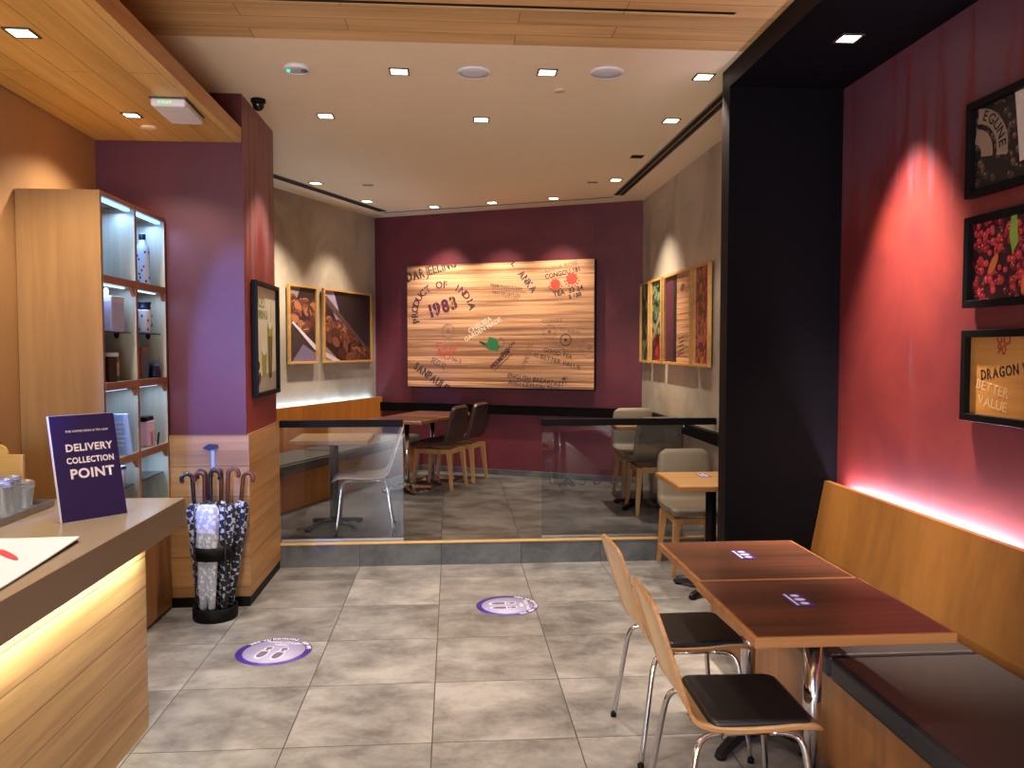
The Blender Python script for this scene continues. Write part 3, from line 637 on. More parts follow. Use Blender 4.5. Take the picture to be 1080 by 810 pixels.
def umbrella(dx, dy, lean, leand, cloth, hm, hrot, label, hz=.88, red=False):
    t = empty('crook_umbrella', (ux + dx, uy + dy, .022), 0, label, 'umbrella', 'crook handled umbrellas in the stand')
    lx_, ly_ = lean * math.cos(leand), lean * math.sin(leand)
    def P(z): return Vector((lx_ * z / .68, ly_ * z / .68, z))
    nn = 20; rs = []
    for z, r in ((.035, .010), (.06, .018), (.2, .030), (.4, .039), (.55, .046), (.63, .045), (.665, .030), (.675, .010)):
        rs.append([P(z) + Vector((r * (1 + .16 * math.cos(5 * 2 * PI * j / nn + z * 9)) * math.cos(2 * PI * j / nn), r * (1 + .16 * math.cos(5 * 2 * PI * j / nn + z * 9)) * math.sin(2 * PI * j / nn), 0)) for j in range(nn)])
    bb = B(); bb.rings(rs, cloth); bb.build('canopy', t)
    bb = B(); bb.tube([P(0), P(.036)], .006, mat('red_tip', (140, 30, 34), .4) if red else black_m, 8); bb.build('ferrule', t)
    top = hz - .022; c, s_ = math.cos(hrot), math.sin(hrot); R_ = .030
    pts = [P(.67), P(.74)] + [P(top - R_)]
    for a_ in range(15, 226, 15):
        q = P(top - R_); al = math.radians(a_); pts.append(q + Vector((c * (R_ - R_ * math.cos(al)), s_ * (R_ - R_ * math.cos(al)), R_ * math.sin(al))))
    bb = B(); bb.tube(pts, .0125, hm, 10); bb.build('handle', t)
um = [(-.070, -.020, .04, PI * .95, hd, hblack, PI * 1.05, 'checked umbrella with black crook, on the counter side of the stand', .87, False),
      (-.045, .055, .02, PI * .8, hd, hblack, PI * .9, 'checked umbrella with black crook, at the rear of the counter side', .875, False),
      (-.050, -.066, .02, PI * .3, hw, hwood, PI * 1.0, 'pale white checked umbrella with red brown crook and red tip', .88, True),
      (.000, -.070, .012, PI * .5, hw, hblack, -.15, 'silvery white umbrella with black crook in front of the stand', .895, True),
      (.015, .045, .02, PI * .3, hd, hwood, PI * 1.0, 'checked umbrella with red brown crook in the middle of the stand', .89, False),
      (.058, -.028, .03, 0, hd, hwood, .15, 'checked umbrella with red brown crook, front of the pillar side', .90, False),
      (.072, .045, .075, .15, hd, hwood, 0, 'umbrella whose red brown crook sticks out towards the pillar', .86, False)]
for u_ in um: umbrella(*u_)
t = empty('wall_hook', (-1.49, 5.11, .93), 0, 'small dark wall bracket with a clear plastic strip above the umbrellas', 'bracket')
bb = B(); bb.prism([(-.05, .07), (-.01, .095), (.04, .09), (.045, .07), (-.01, .055)], -.012, 0, mat('bracket_navy', (24, 30, 66), .4), T=lambda x, y, z: (x, z, y)); bb.build('plate', t)
bb = B(); bb.box(.0, .022, -.006, 0, -.06, .055, mat('clear_strip', (156, 176, 206), .2), .002); bb.build('strip', t)

# ------------------------------------------------------------------ framed pictures
def frame_parts(t, w, h, fw, fd, fm, off=.02, back=None):
    """w x h outer size; local x along the wall, z up, front = -y; wall plane at y=0"""
    y0, y1 = -off - fd, -off
    bb = B()
    for a_ in ((0, w, 0, fw), (0, w, h - fw, h), (0, fw, fw, h - fw), (w - fw, w, fw, h - fw)): bb.box(a_[0], a_[1], y0, y1, a_[2], a_[3], fm, .0015, 1)
    bb.build('frame', t)
    bb = B(); bb.box(fw * .5, w - fw * .5, y1 - .008, y1 + .004, fw * .5, h - fw * .5, black_m); bb.box(w * .4, w * .6, y1 + .004, -.001, h * .7, h * .75, black_m); bb.build('backing', t)
    return y1 - .0085
def layer(bb, pts, m, k, y, rect):
    t = B(); t.mats = bb.mats; t.poly([(x, y - .0004 * k, z) for x, z in pts], m); t.clip(rect); bb.mats = t.mats; bb.join(t.bm)
# bean pictures, one print running over two frames
tan = [mat('bean_a', (128, 72, 48), .5), mat('bean_b', (100, 54, 38), .5), mat('bean_c', (168, 104, 72), .5), mat('bean_d', (78, 40, 30), .5)]
crease = mat('bean_crease', (58, 26, 20), .6); hil = mat('bean_light', (214, 150, 108), .5)
def bean_print(x0, w, h, y, t, shift):
    bb = B(); rect = (.022, w - .022, .022, h - .022)
    def Lx(pts, m, k): layer(bb, [(x - shift, z) for x, z in pts], m, k, y, rect)
    Lx([(-.1, -.1), (1.8, -.1), (1.8, 1), (-.1, 1)], mat('print_dark', (44, 28, 32), .5), 0)
    Lx([(0, .8), (.24, .8), (.13, .62), (.06, .38), (0, .3)], mat('print_grey', (140, 122, 122), .5), 1)
    Lx([(0, .36), (.1, .40), (.5, .16), (.5, 0), (0, 0)], mat('print_umber', (56, 40, 40), .5), 1)
    Lx([(.06, .02), (.26, .2), (.50, .10), (.50, 0)], mat('print_lilac', (112, 100, 128), .5), 2)
    Lx([(.55, .8), (.78, .8), (.84, .79), (.96, .54), (1.2, .28), (1.0, .32), (.78, .62)], mat('print_pale', (158, 142, 170), .5), 1)
    Lx([(.55, .25), (.70, .17), (.95, .02), (.6, 0)], mat('print_tan', (150, 120, 100), .5), 1)
    r = random.Random(5)
    beans = []
    for i in range(120):
        u = r.uniform(0, 1.62); lo = .42 - .40 * u if u < 1.15 else -.03; up_ = .80 - .1 * u if u < .35 else .80 - .50 * (u - .1)
        if u < .55: up_ = .66 - .1 * u
        if u > .55: up_ = .60 - .52 * (u - .62)
        z = r.uniform(lo + .05, max(lo + .06, up_)); beans.append((u, z))
    beans.sort(key=lambda p: -p[1])
    for i, (u, z) in enumerate(beans):
        s_ = r.uniform(.05, .075); rot = r.uniform(-80, 20); k = 3 + i * .02
        Lx(ell(u, z, s_ * 1.25, s_ * .86, rot, 12), crease, k); Lx(ell(u, z + .004, s_ * 1.12, s_ * .74, rot, 12), r.choice(tan), k + .008)
        if r.random() < .5: Lx(ell(u, z, s_ * .8, s_ * .07, rot + r.uniform(-10, 10), 8), hil if r.random() < .5 else crease, k + .014)
    Lx([(.06, .42), (.09, .43), (.52, .17), (1.10, -.02), (1.02, -.04), (.50, .12)], mat('print_tray', (206, 196, 204), .4), 9)
    Lx([(.5, .72), (.66, .66), (1.05, .42), (1.6, .10), (1.62, .13), (1.1, .46), (.7, .72)], mat('print_tray_far', (92, 62, 56), .5), 9)
    bb.build('print', t)
for (x0, w, lab) in ((0.0, .506, 'narrow framed bean tray picture, the one by the pillar'), (.625, 1.03, 'wide framed bean tray picture, the one by the rear corner')):
    p0 = Vector((-1.656, 8.219)); s0 = (p0 - LW0).dot(LD)
    x_, y_ = lw(s0 + x0, 0); t = empty('framed_picture', (x_, y_, 1.453), LANG, lab, 'picture', 'framed bean tray pictures')
    y = frame_parts(t, w, .80, .022, .03, wood_frame, .02)
    bean_print(x0, w, .80, y - .0005, t, x0)
# four narrow pictures on the rear right wall (facing -x): local x runs towards the viewer
RZ = -PI / 2
def rpic(yfar, ynear, label, fn):
    w = yfar - ynear; t = empty('framed_picture', (2.011, yfar, 1.465), RZ, label, 'picture', 'narrow pictures on the grey plaster wall')
    y = frame_parts(t, w, .82, .024, .03, wood_frame, .02); bb = B(); fn(bb, w, .82, y - .0005); bb.build('print', t)
def cherries(bb, w, h, y, base, cols, n, s0, s1, seed, extra=None, rect=None, zr=None, light=None):
    r = random.Random(seed); rect = rect or (.024, w - .024, .024, h - .024)
    layer(bb, [(0, 0), (w, 0), (w, h), (0, h)], base, 0, y, rect)
    for i in range(n):
        x, z = r.uniform(0, w), r.uniform(*(zr or (0, h))); s_ = r.uniform(s0, s1); k = 1 + i * .012
        layer(bb, ell(x, z, s_, s_ * r.uniform(.75, 1), r.uniform(0, 180), 9), r.choice(cols), k, y, rect)
        if light: layer(bb, ell(x - s_ * .25, z + s_ * .3, s_ * .28, s_ * .2, 30, 6), light, k + .006, y, rect)
gb = [mat('bean_green', (70, 96, 62), .5), mat('bean_dark_green', (34, 48, 36), .5), mat('bean_pale_green', (118, 140, 96), .5)]
rd = [mat('cherry_red', (150, 28, 40), .4), mat('cherry_dark', (96, 16, 30), .4), mat('cherry_bright', (190, 48, 60), .4)]
pk = mat('cherry_glint', (226, 140, 140), .4); dk = mat('print_black', (20, 16, 18), .5)
def pA(bb, w, h, y):
    cherries(bb, w, h, y, dk, gb, 90, .03, .045, 2); R_ = (.024, w - .024, .024, h - .024); layer(bb, [(.03, .05), (.06, .05), (w, .3), (w, .36)], mat('stick', (150, 130, 96), .5), 8, y, R_)
def pB(bb, w, h, y):
    cherries(bb, w, h, y, dk, gb, 90, .035, .05, 4, zr=(.25, h)); R_ = (.024, w - .024, .024, h - .024)
    r = random.Random(8)
    for i in range(34): layer(bb, ell(r.uniform(.05, w), r.uniform(0, .28), .045, .04, 0, 9), r.choice(rd), 4 + i * .02, y, R_)
    layer(bb, [(.03, .24), (.07, .22), (w, .50), (w, .58)], mat('stick', (150, 130, 96), .5), 8, y, R_)
def pC(bb, w, h, y):
    R_ = (.024, w - .024, .024, h - .024); layer(bb, [(0, 0), (w, 0), (w, h), (0, h)], wood_board, 0, y, R_)
    layer(bb, [(0, 0), (w * .40, 0), (w * .40, h), (0, h)], mat('print_plum', (78, 30, 44), .45), 1, y, R_); layer(bb, [(w * .34, 0), (w * .46, 0), (w * .46, h), (w * .34, h)], dk, 2, y, R_)
    ink = mat('ink_brown', (110, 74, 48), .6)
    for i in range(5): layer(bb, ell(w * .62 + .02 * (i % 2), .10 + i * .035, .10, .008, 8, 8), ink, 3, y, R_)
    layer(bb, ell(w * .66, h * .82, .07, .03, 10, 12), ink, 3, y, R_)
def pD(bb, w, h, y): cherries(bb, w, h, y, mat('print_maroon', (84, 30, 30), .5), [mat('cherry_brown', (176, 84, 62), .5), mat('cherry_rust', (146, 60, 48), .5)], 110, .025, .04, 9, light=mat('cherry_tan', (206, 140, 110), .5))
rpic(8.405, 8.03, 'narrow green bean picture right in the rear corner', pA)
rpic(7.96, 7.535, 'narrow picture of green beans above red cherries', pB)
rpic(7.45, 6.60, 'widest picture on the grey wall, plum panel and wooden boards', pC)
rpic(6.515, 6.115, 'narrow red brown cherry picture beside the dark partition', pD)
# poster on the pillar side (faces +x): local x runs away from the viewer
t = empty('drinks_poster', (-1.28, 5.285, 1.297), PI / 2, 'black framed drinks poster on the side of the red pillar', 'poster')
w, h = .685, .755; y = frame_parts(t, w, h, .028, .035, black_m, .004); bb = B(); R_ = (.028, w - .028, .028, h - .028); y -= .0005
layer(bb, [(0, 0), (w, 0), (w, h), (0, h)], mat('poster_cream', (232, 218, 196), .5), 0, y, R_); layer(bb, [(0, 0), (w, 0), (w, .16), (0, .13)], mat('poster_stone', (176, 164, 150), .5), 1, y, R_)
olive = mat('drink_olive', (112, 104, 44), .5); gdr = mat('drink_green', (160, 164, 70), .5); crm = mat('drink_cream', (236, 232, 206), .5)
layer(bb, [(.42, .12), (.52, .12), (.56, .46), (.40, .46)], olive, 2, y, R_); layer(bb, [(.40, .40), (.56, .40), (.54, .50), (.42, .50)], gdr, 3, y, R_); layer(bb, ell(.48, .50, .06, .05, 0, 14), crm, 4, y, R_)
layer(bb, [(.49, .5), (.505, .5), (.52, .64), (.51, .64)], gdr, 5, y, R_); layer(bb, ell(.47, .13, .05, .02, 0, 12), mat('drink_brown', (84, 50, 30), .5), 4, y, R_)
layer(bb, [(.25, .12), (.34, .12), (.37, .30), (.22, .30)], gdr, 2, y, R_); layer(bb, ell(.30, .32, .075, .05, 0, 14), crm, 3, y, R_)
for k, (x, z) in enumerate(((.10, .14), (.13, .20), (.09, .25), (.16, .12))): layer(bb, ell(x, z, .045, .03, 20 * k, 10), mat('drink_brown', (84, 50, 30), .5) if k % 2 else mat('drink_rust', (150, 84, 50), .5), 3 + k * .3, y, R_)
bb.text('ICED', .10, mat('poster_green', (150, 160, 84), .5), TM(.22, .62, 0, y - .002), bold=.01); bb.text('DRINKS', .085, mat('poster_green', (150, 160, 84), .5), TM(.25, .54, 0, y - .002), bold=.01)
bb.build('print', t)
# three black framed pictures in the red niche (face -x)
def npic(z0, h, yfar, label, fn, w=.78):
    t = empty('framed_picture', (2.18, yfar, z0), RZ, label, 'picture', 'black framed pictures on the red wall'); y = frame_parts(t, w, h, .03, .035, black_m, .012)
    bb = B(); fn(bb, w, h, y - .0005); bb.build('print', t)
def q1(bb, w, h, y):
    R_ = (.03, w - .03, .03, h - .03); r = random.Random(12)
    cherries(bb, w, h, y, dk, [mat('roast_a', (58, 42, 38), .4), mat('roast_b', (84, 60, 52), .4), mat('roast_c', (26, 18, 18), .4)], 260, .012, .019, 12, light=mat('roast_glint', (150, 124, 108), .4))
    sk = mat('sack', (150, 126, 108), .6)
    for a0 in range(-10, 80, 6): layer(bb, ell(.02, .17, .21, .19, 0, 2, a0, a0 + 14) + ell(.02, .17, .145, .13, 0, 2, a0 + 7, a0 - 7), sk, 6, y, R_)
    for a0 in range(-10, 80, 6): layer(bb, ell(.02, .17, .12, .11, 0, 2, a0, a0 + 14) + ell(.02, .17, .05, .05, 0, 2, a0 + 7, a0 - 7), sk, 6, y, R_)
    for i, ch in enumerate('EGUNE'):
        a_ = 66 - i * 15; x, z = .02 + .178 * math.cos(math.radians(a_)), .17 + .162 * math.sin(math.radians(a_)); bb.text(ch, .058, dk, TM(x, z, a_ - 90, y - .004), bold=.02)
    layer(bb, [(.26, h), (.30, .09), (w, .13), (w, h)], mat('print_card', (196, 180, 172), .6), 9, y, R_)
def q2(bb, w, h, y):
    R_ = (.03, w - .03, .03, h - .03); cherries(bb, w, h, y, mat('print_wine', (48, 10, 22), .5), rd, 420, .012, .019, 21, light=pk)
    layer(bb, [(.26, .36), (.29, .35), (.30, .24), (.27, .20), (.25, .27)], mat('leaf_green', (128, 160, 60), .5), 8, y, R_); layer(bb, ell(.16, .17, .045, .018, 55, 12), mat('cherry_orange', (206, 110, 56), .5), 8, y, R_); layer(bb, ell(.34, .08, .04, .018, 85, 12), mat('cherry_orange', (206, 110, 56), .5), 8, y, R_)
def q3(bb, w, h, y):
    R_ = (.03, w - .03, .03, h - .03); layer(bb, [(0, 0), (w, 0), (w, h), (0, h)], wood('crate_wood', (190, 136, 70), (164, 110, 52), 'X', 'Z', fine=30), 0, y, R_)
    bb.text('DRAGON WELL', .058, dk, TM(.285, .215, 8, y - .001), bold=.03, width=.80, clip=R_, stencil=True); bb.text('GO', .055, mat('ink_red', (150, 40, 30), .6), TM(.23, .335, -8, y - .001), bold=.02, clip=R_); bb.text('90', .055, mat('ink_red', (150, 40, 30), .6), TM(.22, .295, -8, y - .0011), bold=.02, clip=R_)
    bb.text('BETTER', .056, mat('ink_white', (206, 166, 116), .6), TM(.17, .138, -10, y - .001), bold=.01, clip=R_, stencil=True); bb.text('VALUE', .056, mat('ink_white', (206, 166, 116), .6), TM(.17, .078, -8, y - .0011), bold=.01, clip=R_, stencil=True)
npic(2.237, .39, 3.265, 'top picture on the red wall, dark roasted beans and a sack', q1)
npic(1.784, .374, 3.262, 'middle picture on the red wall, red coffee cherries with a leaf', q2)
npic(1.316, .376, 3.262, 'lowest picture on the red wall, stencilled crate wood', q3)

# ------------------------------------------------------------------ stencilled board
bp = Vector((-.485, 9.667)); s0 = (bp - BL).dot(BD); x_, y_ = bw(s0, .0)
t = empty('stencilled_board', (x_, y_, 1.165), BANG, 'large wooden plank board covered in tea and coffee stencils', 'board')
BWd, BH = 2.262, 1.402
bb = B(); bb.box(.03, BWd - .0, -.065, -.001, .03, BH - .03, black_m); bb.build('backing_box', t)
bb = B(); bb.box(0, BWd, -.09, -.065, 0, BH, wood_board, .002, 1); bb.build('panel', t)
bb = B(); bb.box(-.002, BWd + .012, -.088, -.0665, -.012, -.001, black_m); bb.box(BWd + .0005, BWd + .014, -.088, -.0665, -.012, BH, black_m); bb.build('shadow_strip', t)  # black strips stand in for the board's cast shadow below and beside it
def bc(x, y):
    s_ = (x - 68) / 954.; top = 108 - 41 * s_; bot = 727 + 11 * s_
    u = 1.084 * s_ / (1 + .084 * s_); return u * BWd, (bot - y) / (bot - top) * BH
CR = (0, BWd, 0, BH); YB = -.0915; PXM = BH / 645.
def ink(n, c): return mat('ink_' + n, c, .7)
Kp, Kn, Kb, Kr, Kg, Kw, Kf = ink('plum', (84, 30, 44)), ink('navy', (44, 46, 70)), ink('dark', (44, 34, 34)), ink('scarlet', (206, 62, 44)), ink('leafgreen', (30, 110, 62)), ink('chalk', (240, 220, 196)), ink('faded', (128, 92, 66))
def st(txt, x, y, hpx, rot, m, width=1.0, bold=.02, name='stencil_lettering', spacing=1.0, fit=None):
    if fit:
        q = stencil_bm(txt, hpx * PXM * 1.38, bold, 1.0, spacing); xs = [v.co.x for v in q.verts]; width = fit * PXM / (max(xs) - min(xs)); q.free(); spacing *= width
    X_, Z_ = bc(x, y); bb = B(); bb.text(txt, hpx * PXM * 1.38, m, TM(X_, Z_, rot, YB), bold=bold, width=width, clip=CR, spacing=spacing, stencil=hpx > 30); bb.build(name, t)
st('DARJEELING', 190, 130, 50, 14, Kb, fit=300, bold=.035)
bb = B()
arc = 'PRODUCT OF INDIA'
for i, ch in enumerate(arc):
    a_ = math.radians(197 - i * 184 / (len(arc) - 1)); X_, Z_ = bc(255 + 147 * math.cos(a_), 345 - 142 * math.sin(a_)); bb.text(ch, 38 * PXM * 1.38, Kp if i % 5 else Kb, TM(X_, Z_, math.degrees(a_) - 90, YB), bold=.025, clip=CR, stencil=True)
bb.build('stencil_lettering', t)
st('1983', 252, 318, 66, 17, Kp, fit=165, bold=.05)
st('ANKA', 682, 185, 38, -52, Kn, fit=128, bold=.03)
st('L', 617, 92, 40, -52, Kn, .85)
st('CHINA ROSE', 855, 108, 22, 11, Kf); st('CONGOU 181', 862, 140, 24, 11, Kb, .9)
st('TEA  33 24', 890, 232, 25, 12, Kb); st('S 188', 925, 255, 22, 12, Kb); st('24', 945, 205, 0.1, 12, Kb) if False else None
for i, (a_, b_) in enumerate(((575, 205), (590, 222), (575, 240), (600, 258))): st(('PRIME PLANTATION', 'MOUNTAIN GROWN', 'TEAS OF CEYLON', 'FINE LEAF')[i], a_, b_ + 8, 15, -8, Kf if i % 2 else Kb, .95, 0)
st('CHELSEA', 440, 408, 26, 28, Kw, 1.0, .01); st('GARDEN MADE', 455, 432, 24, 28, Kw, 1.0, .01)
bb = B()
for (x, y, r) in ((825, 197, 26), (908, 168, 29)):
    X_, Z_ = bc(x, y); pts = []
    for k in range(36): q = r * PXM * (1 + .13 * math.cos(9 * k * PI / 18)); pts.append((X_ + q * math.cos(k * PI / 18), YB, Z_ + q * math.sin(k * PI / 18)))
    bb.poly(pts, Kr)
    for k in range(7): a_ = PI + .3 + k * .42; c_, s_ = math.cos(a_), math.sin(a_); q = r * PXM; bb.poly([(X_ + c_ * q * 1.1, YB, Z_ + s_ * q * 1.1), (X_ + c_ * q * 1.45 - s_ * .012, YB, Z_ + s_ * q * 1.45 + c_ * .012), (X_ + c_ * q * 1.5 + s_ * .006, YB, Z_ + s_ * q * 1.5 - c_ * .006)], Kp)
bb.build('red_flower_stencils', t)
bb = B()   # watering can
X0, Z0 = bc(505, 505); k_ = PXM
def wp(pts, m, n=0): bb.poly([(X0 + x * k_, YB - n * .0004, Z0 + y * k_) for x, y in pts], m)
wp([(-20, 36), (22, 28), (42, -16), (30, -36), (-12, -30), (-38, -18)], Kg); wp([(-36, -14), (-20, -4), (-24, 6), (-70, 14), (-76, 8), (-44, -2)], Kg, 1)
wp([(-44, -8), (-40, -2), (-68, 16), (-74, 10)], Kb, 2)
for a0 in range(0, 360, 20): bb.poly([(X0 + (48 + 20 * math.cos(math.radians(a))) * k_ if r_ else X0 + (48 + 15 * math.cos(math.radians(a))) * k_, YB - .0008, Z0 + ((8 + (24 if r_ else 19) * math.sin(math.radians(a))) * k_)) for a, r_ in ((a0, 1), (a0 + 22, 1), (a0 + 22, 0), (a0, 0))], Kf)
bb.build('watering_can_stencil', t)
st('SHILOH', 585, 528, 20, 42, Kb, 1, .01); st('PREMIUM', 545, 585, 22, 42, Kp, 1.1, .03)
bb = B(); bb.obox(TM(*bc(545, 570), 42, YB), .30, .0004, .006, Kb); bb.obox(TM(*bc(560, 598), 42, YB), .30, .0004, .006, Kb); bb.build('stencil_rule', t)
st('CAFE', 268, 532, 42, -17, Kr, .95, .0); st('RIO', 255, 565, 34, -22, Kr, 1.1, .0); st('No 2', 320, 590, 20, -14, Kf)
st('ECO 52', 228, 608, 34, -25, ink('darkgreen', (34, 52, 40)), fit=88, bold=.01)
st('SANPAULO', 192, 682, 44, -33, Kb, fit=238, bold=.04)
st('GOOD TEA', 838, 552, 22, -15, Kb, 1, .0); st('IS BETTER VALUE', 835, 592, 23, -15, Kb, 1, .0, spacing=1.05)
st('ENGLISH BREAKFAST', 725, 690, 26, -8, Kb, .92, .0); st('AND CEYLON TEAS', 715, 720, 24, -8, Kn, .95, .0)
st('PEKOE', 690, 548, 26, 74, Kf, 1.0, 0); st('TEA', 662, 620, 20, 80, Kf, 1, 0)
def ring(x, y, r, m, txt=None, ww=2.5, name='round_stamp'):
    X_, Z_ = bc(x, y); bb = B(); r *= PXM; ww *= PXM
    for k in range(24):
        a0, a1 = k * PI / 12, (k + 1) * PI / 12
        bb.poly([(X_ + r * math.cos(a0), YB, Z_ + r * math.sin(a0)), (X_ + r * math.cos(a1), YB, Z_ + r * math.sin(a1)), (X_ + (r - ww) * math.cos(a1), YB, Z_ + (r - ww) * math.sin(a1)), (X_ + (r - ww) * math.cos(a0), YB, Z_ + (r - ww) * math.sin(a0))], m)
    if txt:
        for i, ch in enumerate(txt):
            a_ = math.radians(200 - i * 220 / (len(txt) - 1)); bb.text(ch, r * .42, m, TM(X_ + r * .78 * math.cos(a_), Z_ + r * .78 * math.sin(a_), math.degrees(a_) - 90, YB))
    bb.poly([(X_ + r * .32 * math.cos(k * PI / 6) * (1 if k % 2 else .6), YB, Z_ + r * .32 * math.sin(k * PI / 6) * (1 if k % 2 else .6)) for k in range(12)], m)
    bb.clip(CR); bb.build(name, t)
ring(278, 440, 38, Kf, 'COFFEE TEA'); ring(878, 482, 30, Kb, None, 4); ring(1000, 520, 50, Kf, 'SUPERIOR', 2); ring(795, 440, 36, Kf, 'BLEND', 2)
st('VICTORIA', 850, 522, 16, -35, Kf, 1, 0); st('EST BLEND', 900, 436, 16, -12, Kf, 1, 0); st('COFFEE', 810, 386, 20, 3, Kf, 1.2, 0)
bb = B(); X_, Z_ = bc(880, 688)   # little palm
for k in range(7): a_ = .1 + k * .48; bb.poly([(X_, YB, Z_), (X_ + .045 * math.cos(a_ - .22), YB, Z_ + .030 * math.sin(a_ - .22) + .006), (X_ + .052 * math.cos(a_), YB, Z_ + .036 * math.sin(a_) - .004)], Kn)
bb.obox(Matrix.Translation((X_, YB, Z_ - .03)), .006, .0004, .05, Kn); bb.build('palm_stencil', t)

# ------------------------------------------------------------------ glass screens on the step
def screen(x0, x1, xr1, label, marks=False):
    t = empty('glass_balustrade', (x0, 6.05, ZP), 0, label, 'glass screen', 'glass screens along the step')
    bb = B(); bb.box(0, x1 - x0, -.005, .005, .02, .872, clear_glass); bb.build('glass_pane', t)
    bb = B(); bb.box(-.005, xr1 - x0, -.028, .028, .862, .912, black_rail, .003); bb.build('top_rail', t)
    bb = B(); bb.box(0, x1 - x0, -.012, -.0055, .0, .03, steel); bb.box(0, x1 - x0, .0055, .012, .0, .03, steel); bb.build('base_channel', t)
    if marks:
        bb = B(); gm = mat('glass_marks', (36, 34, 36), .5)
        def MX(px): return (px - 540) / 854. * 6.05 + .4458 - x0
        zz = .435
        def stroke(pts, r=.0035):
            for p, q in zip(pts, pts[1:]):
                d = Vector((q[0] - p[0], q[1] - p[1])); nrm = Vector((-d.y, d.x)).normalized() * r
                bb.poly([(p[0] + nrm.x, -.0056, p[1] + nrm.y), (q[0] + nrm.x, -.0056, q[1] + nrm.y), (q[0] - nrm.x, -.0056, q[1] - nrm.y), (p[0] - nrm.x, -.0056, p[1] - nrm.y)], gm)
        x = MX(584); stroke([(x - .02, zz + .025), (x - .03, zz + .02), (x - .028, zz - .012), (x + .035, zz - .022)])
        x = MX(601); stroke(ell(x, zz, .034, .018, -38, 14) + [ell(x, zz, .034, .018, -38, 14)[0]], .005); stroke([(x - .025, zz + .018), (x, zz), (x + .025, zz - .018)], .003)
        x = MX(617); stroke([(x + .02, zz + .028), (x + .005, zz - .02), (x - .01, zz - .026), (x - .035, zz - .018)])
        x = MX(632); stroke(ell(x, zz, .034, .018, 32, 14) + [ell(x, zz, .034, .018, 32, 14)[0]], .005); stroke([(x - .025, zz - .014), (x, zz), (x + .025, zz + .016)], .003)
        x = MX(650); stroke([(x + .03, zz - .02), (x - .02, zz - .022), (x - .03, zz + .0), (x + .02, zz + .02)])
        bb.build('glass_marking', t)
screen(-1.262, -.368, -.368, 'glass screen with black top rail fixed to the pillar')
screen(.672, 1.76, 2.008, 'glass screen with black top rail running to the grey plaster wall', True)

# ------------------------------------------------------------------ floor decals, table stickers
vio = mat('decal_purple', (74, 48, 148), .4); lav = mat('decal_lavender', (172, 164, 200), .4); dwh = mat('decal_white', (232, 228, 240), .4); dgr = mat('decal_grey', (112, 100, 122), .45)
def decal(x, y, r, rz, label, z0=.0008):
    t = empty('floor_decal', (x, y, 0), rz, label, 'decal', 'round purple floor decals')
    bb = B(); bb.lathe([(r, 0), (r, z0), (.001, z0)], vio, n=64); bb.build('disc', t)
    bb = B(); bb.lathe([(r * .83, z0), (r * .83, z0 + .0006), (.001, z0 + .0006)], lav, n=64, sx=.98); bb.build('inner_disc', t)
    FL = Matrix.Rotation(-PI / 2, 4, 'X')
    bb = B(); z = z0 + .0012; tx = 'THANK YOU FOR WAITING | KEEP SAFE'
    for i, ch in enumerate(tx):
        if ch == ' ': continue
        a_ = math.radians(158 - i * 136 / (len(tx) - 1)); bb.text(ch, r * .16, dwh, Matrix.Translation((r * .905 * math.cos(a_), r * .905 * math.sin(a_), z)) @ Matrix.Rotation(a_ - PI / 2, 4, 'Z') @ FL, bold=.03)
    bb.text('PLEASE STAND', r * .15, dwh, Matrix.Translation((0, r * .62, z)) @ FL, bold=.02); bb.text('HERE', r * .17, dwh, Matrix.Translation((0, r * .45, z)) @ FL, bold=.02); bb.build('lettering', t)
    bb = B()
    for sx_ in (-1, 1):
        cx = sx_ * r * .22
        for (m, k, zz) in ((dwh, 1.0, z), (dgr, .80, z + .0004)):
            bb.poly([(cx + sx_ * 0 + x_ * k, y_ * k - r * .22, zz) for x_, y_ in [(r * .15 * math.cos(a) * (1 - .12 * math.sin(a)), r * .36 * math.sin(a)) for a in [q * PI / 12 for q in range(24)]]], m)
        bb.poly([(cx - r * .14, r * -.06 + r * .0, z + .0008), (cx + r * .14, -r * .06, z + .0008), (cx + r * .14, -r * .02, z + .0008), (cx - r * .14, -r * .02, z + .0008)], dwh)
        bb.poly([(cx + r * .12 * math.cos(a), r * .17 + r * .13 * math.sin(a), z + .0002) for a in [q * PI / 8 for q in range(16)]], dwh)
        bb.poly([(cx + r * .09 * math.cos(a), r * .17 + r * .10 * math.sin(a), z + .0006) for a in [q * PI / 8 for q in range(16)]], dgr)
    bb.build('footprints', t)
decal(-.954, 4.335, .198, math.radians(-14), 'round purple footprint sticker on the floor near the umbrella stand')
decal(.34, 5.01, .195, math.radians(-88), 'round purple footprint sticker on the floor in front of the step')

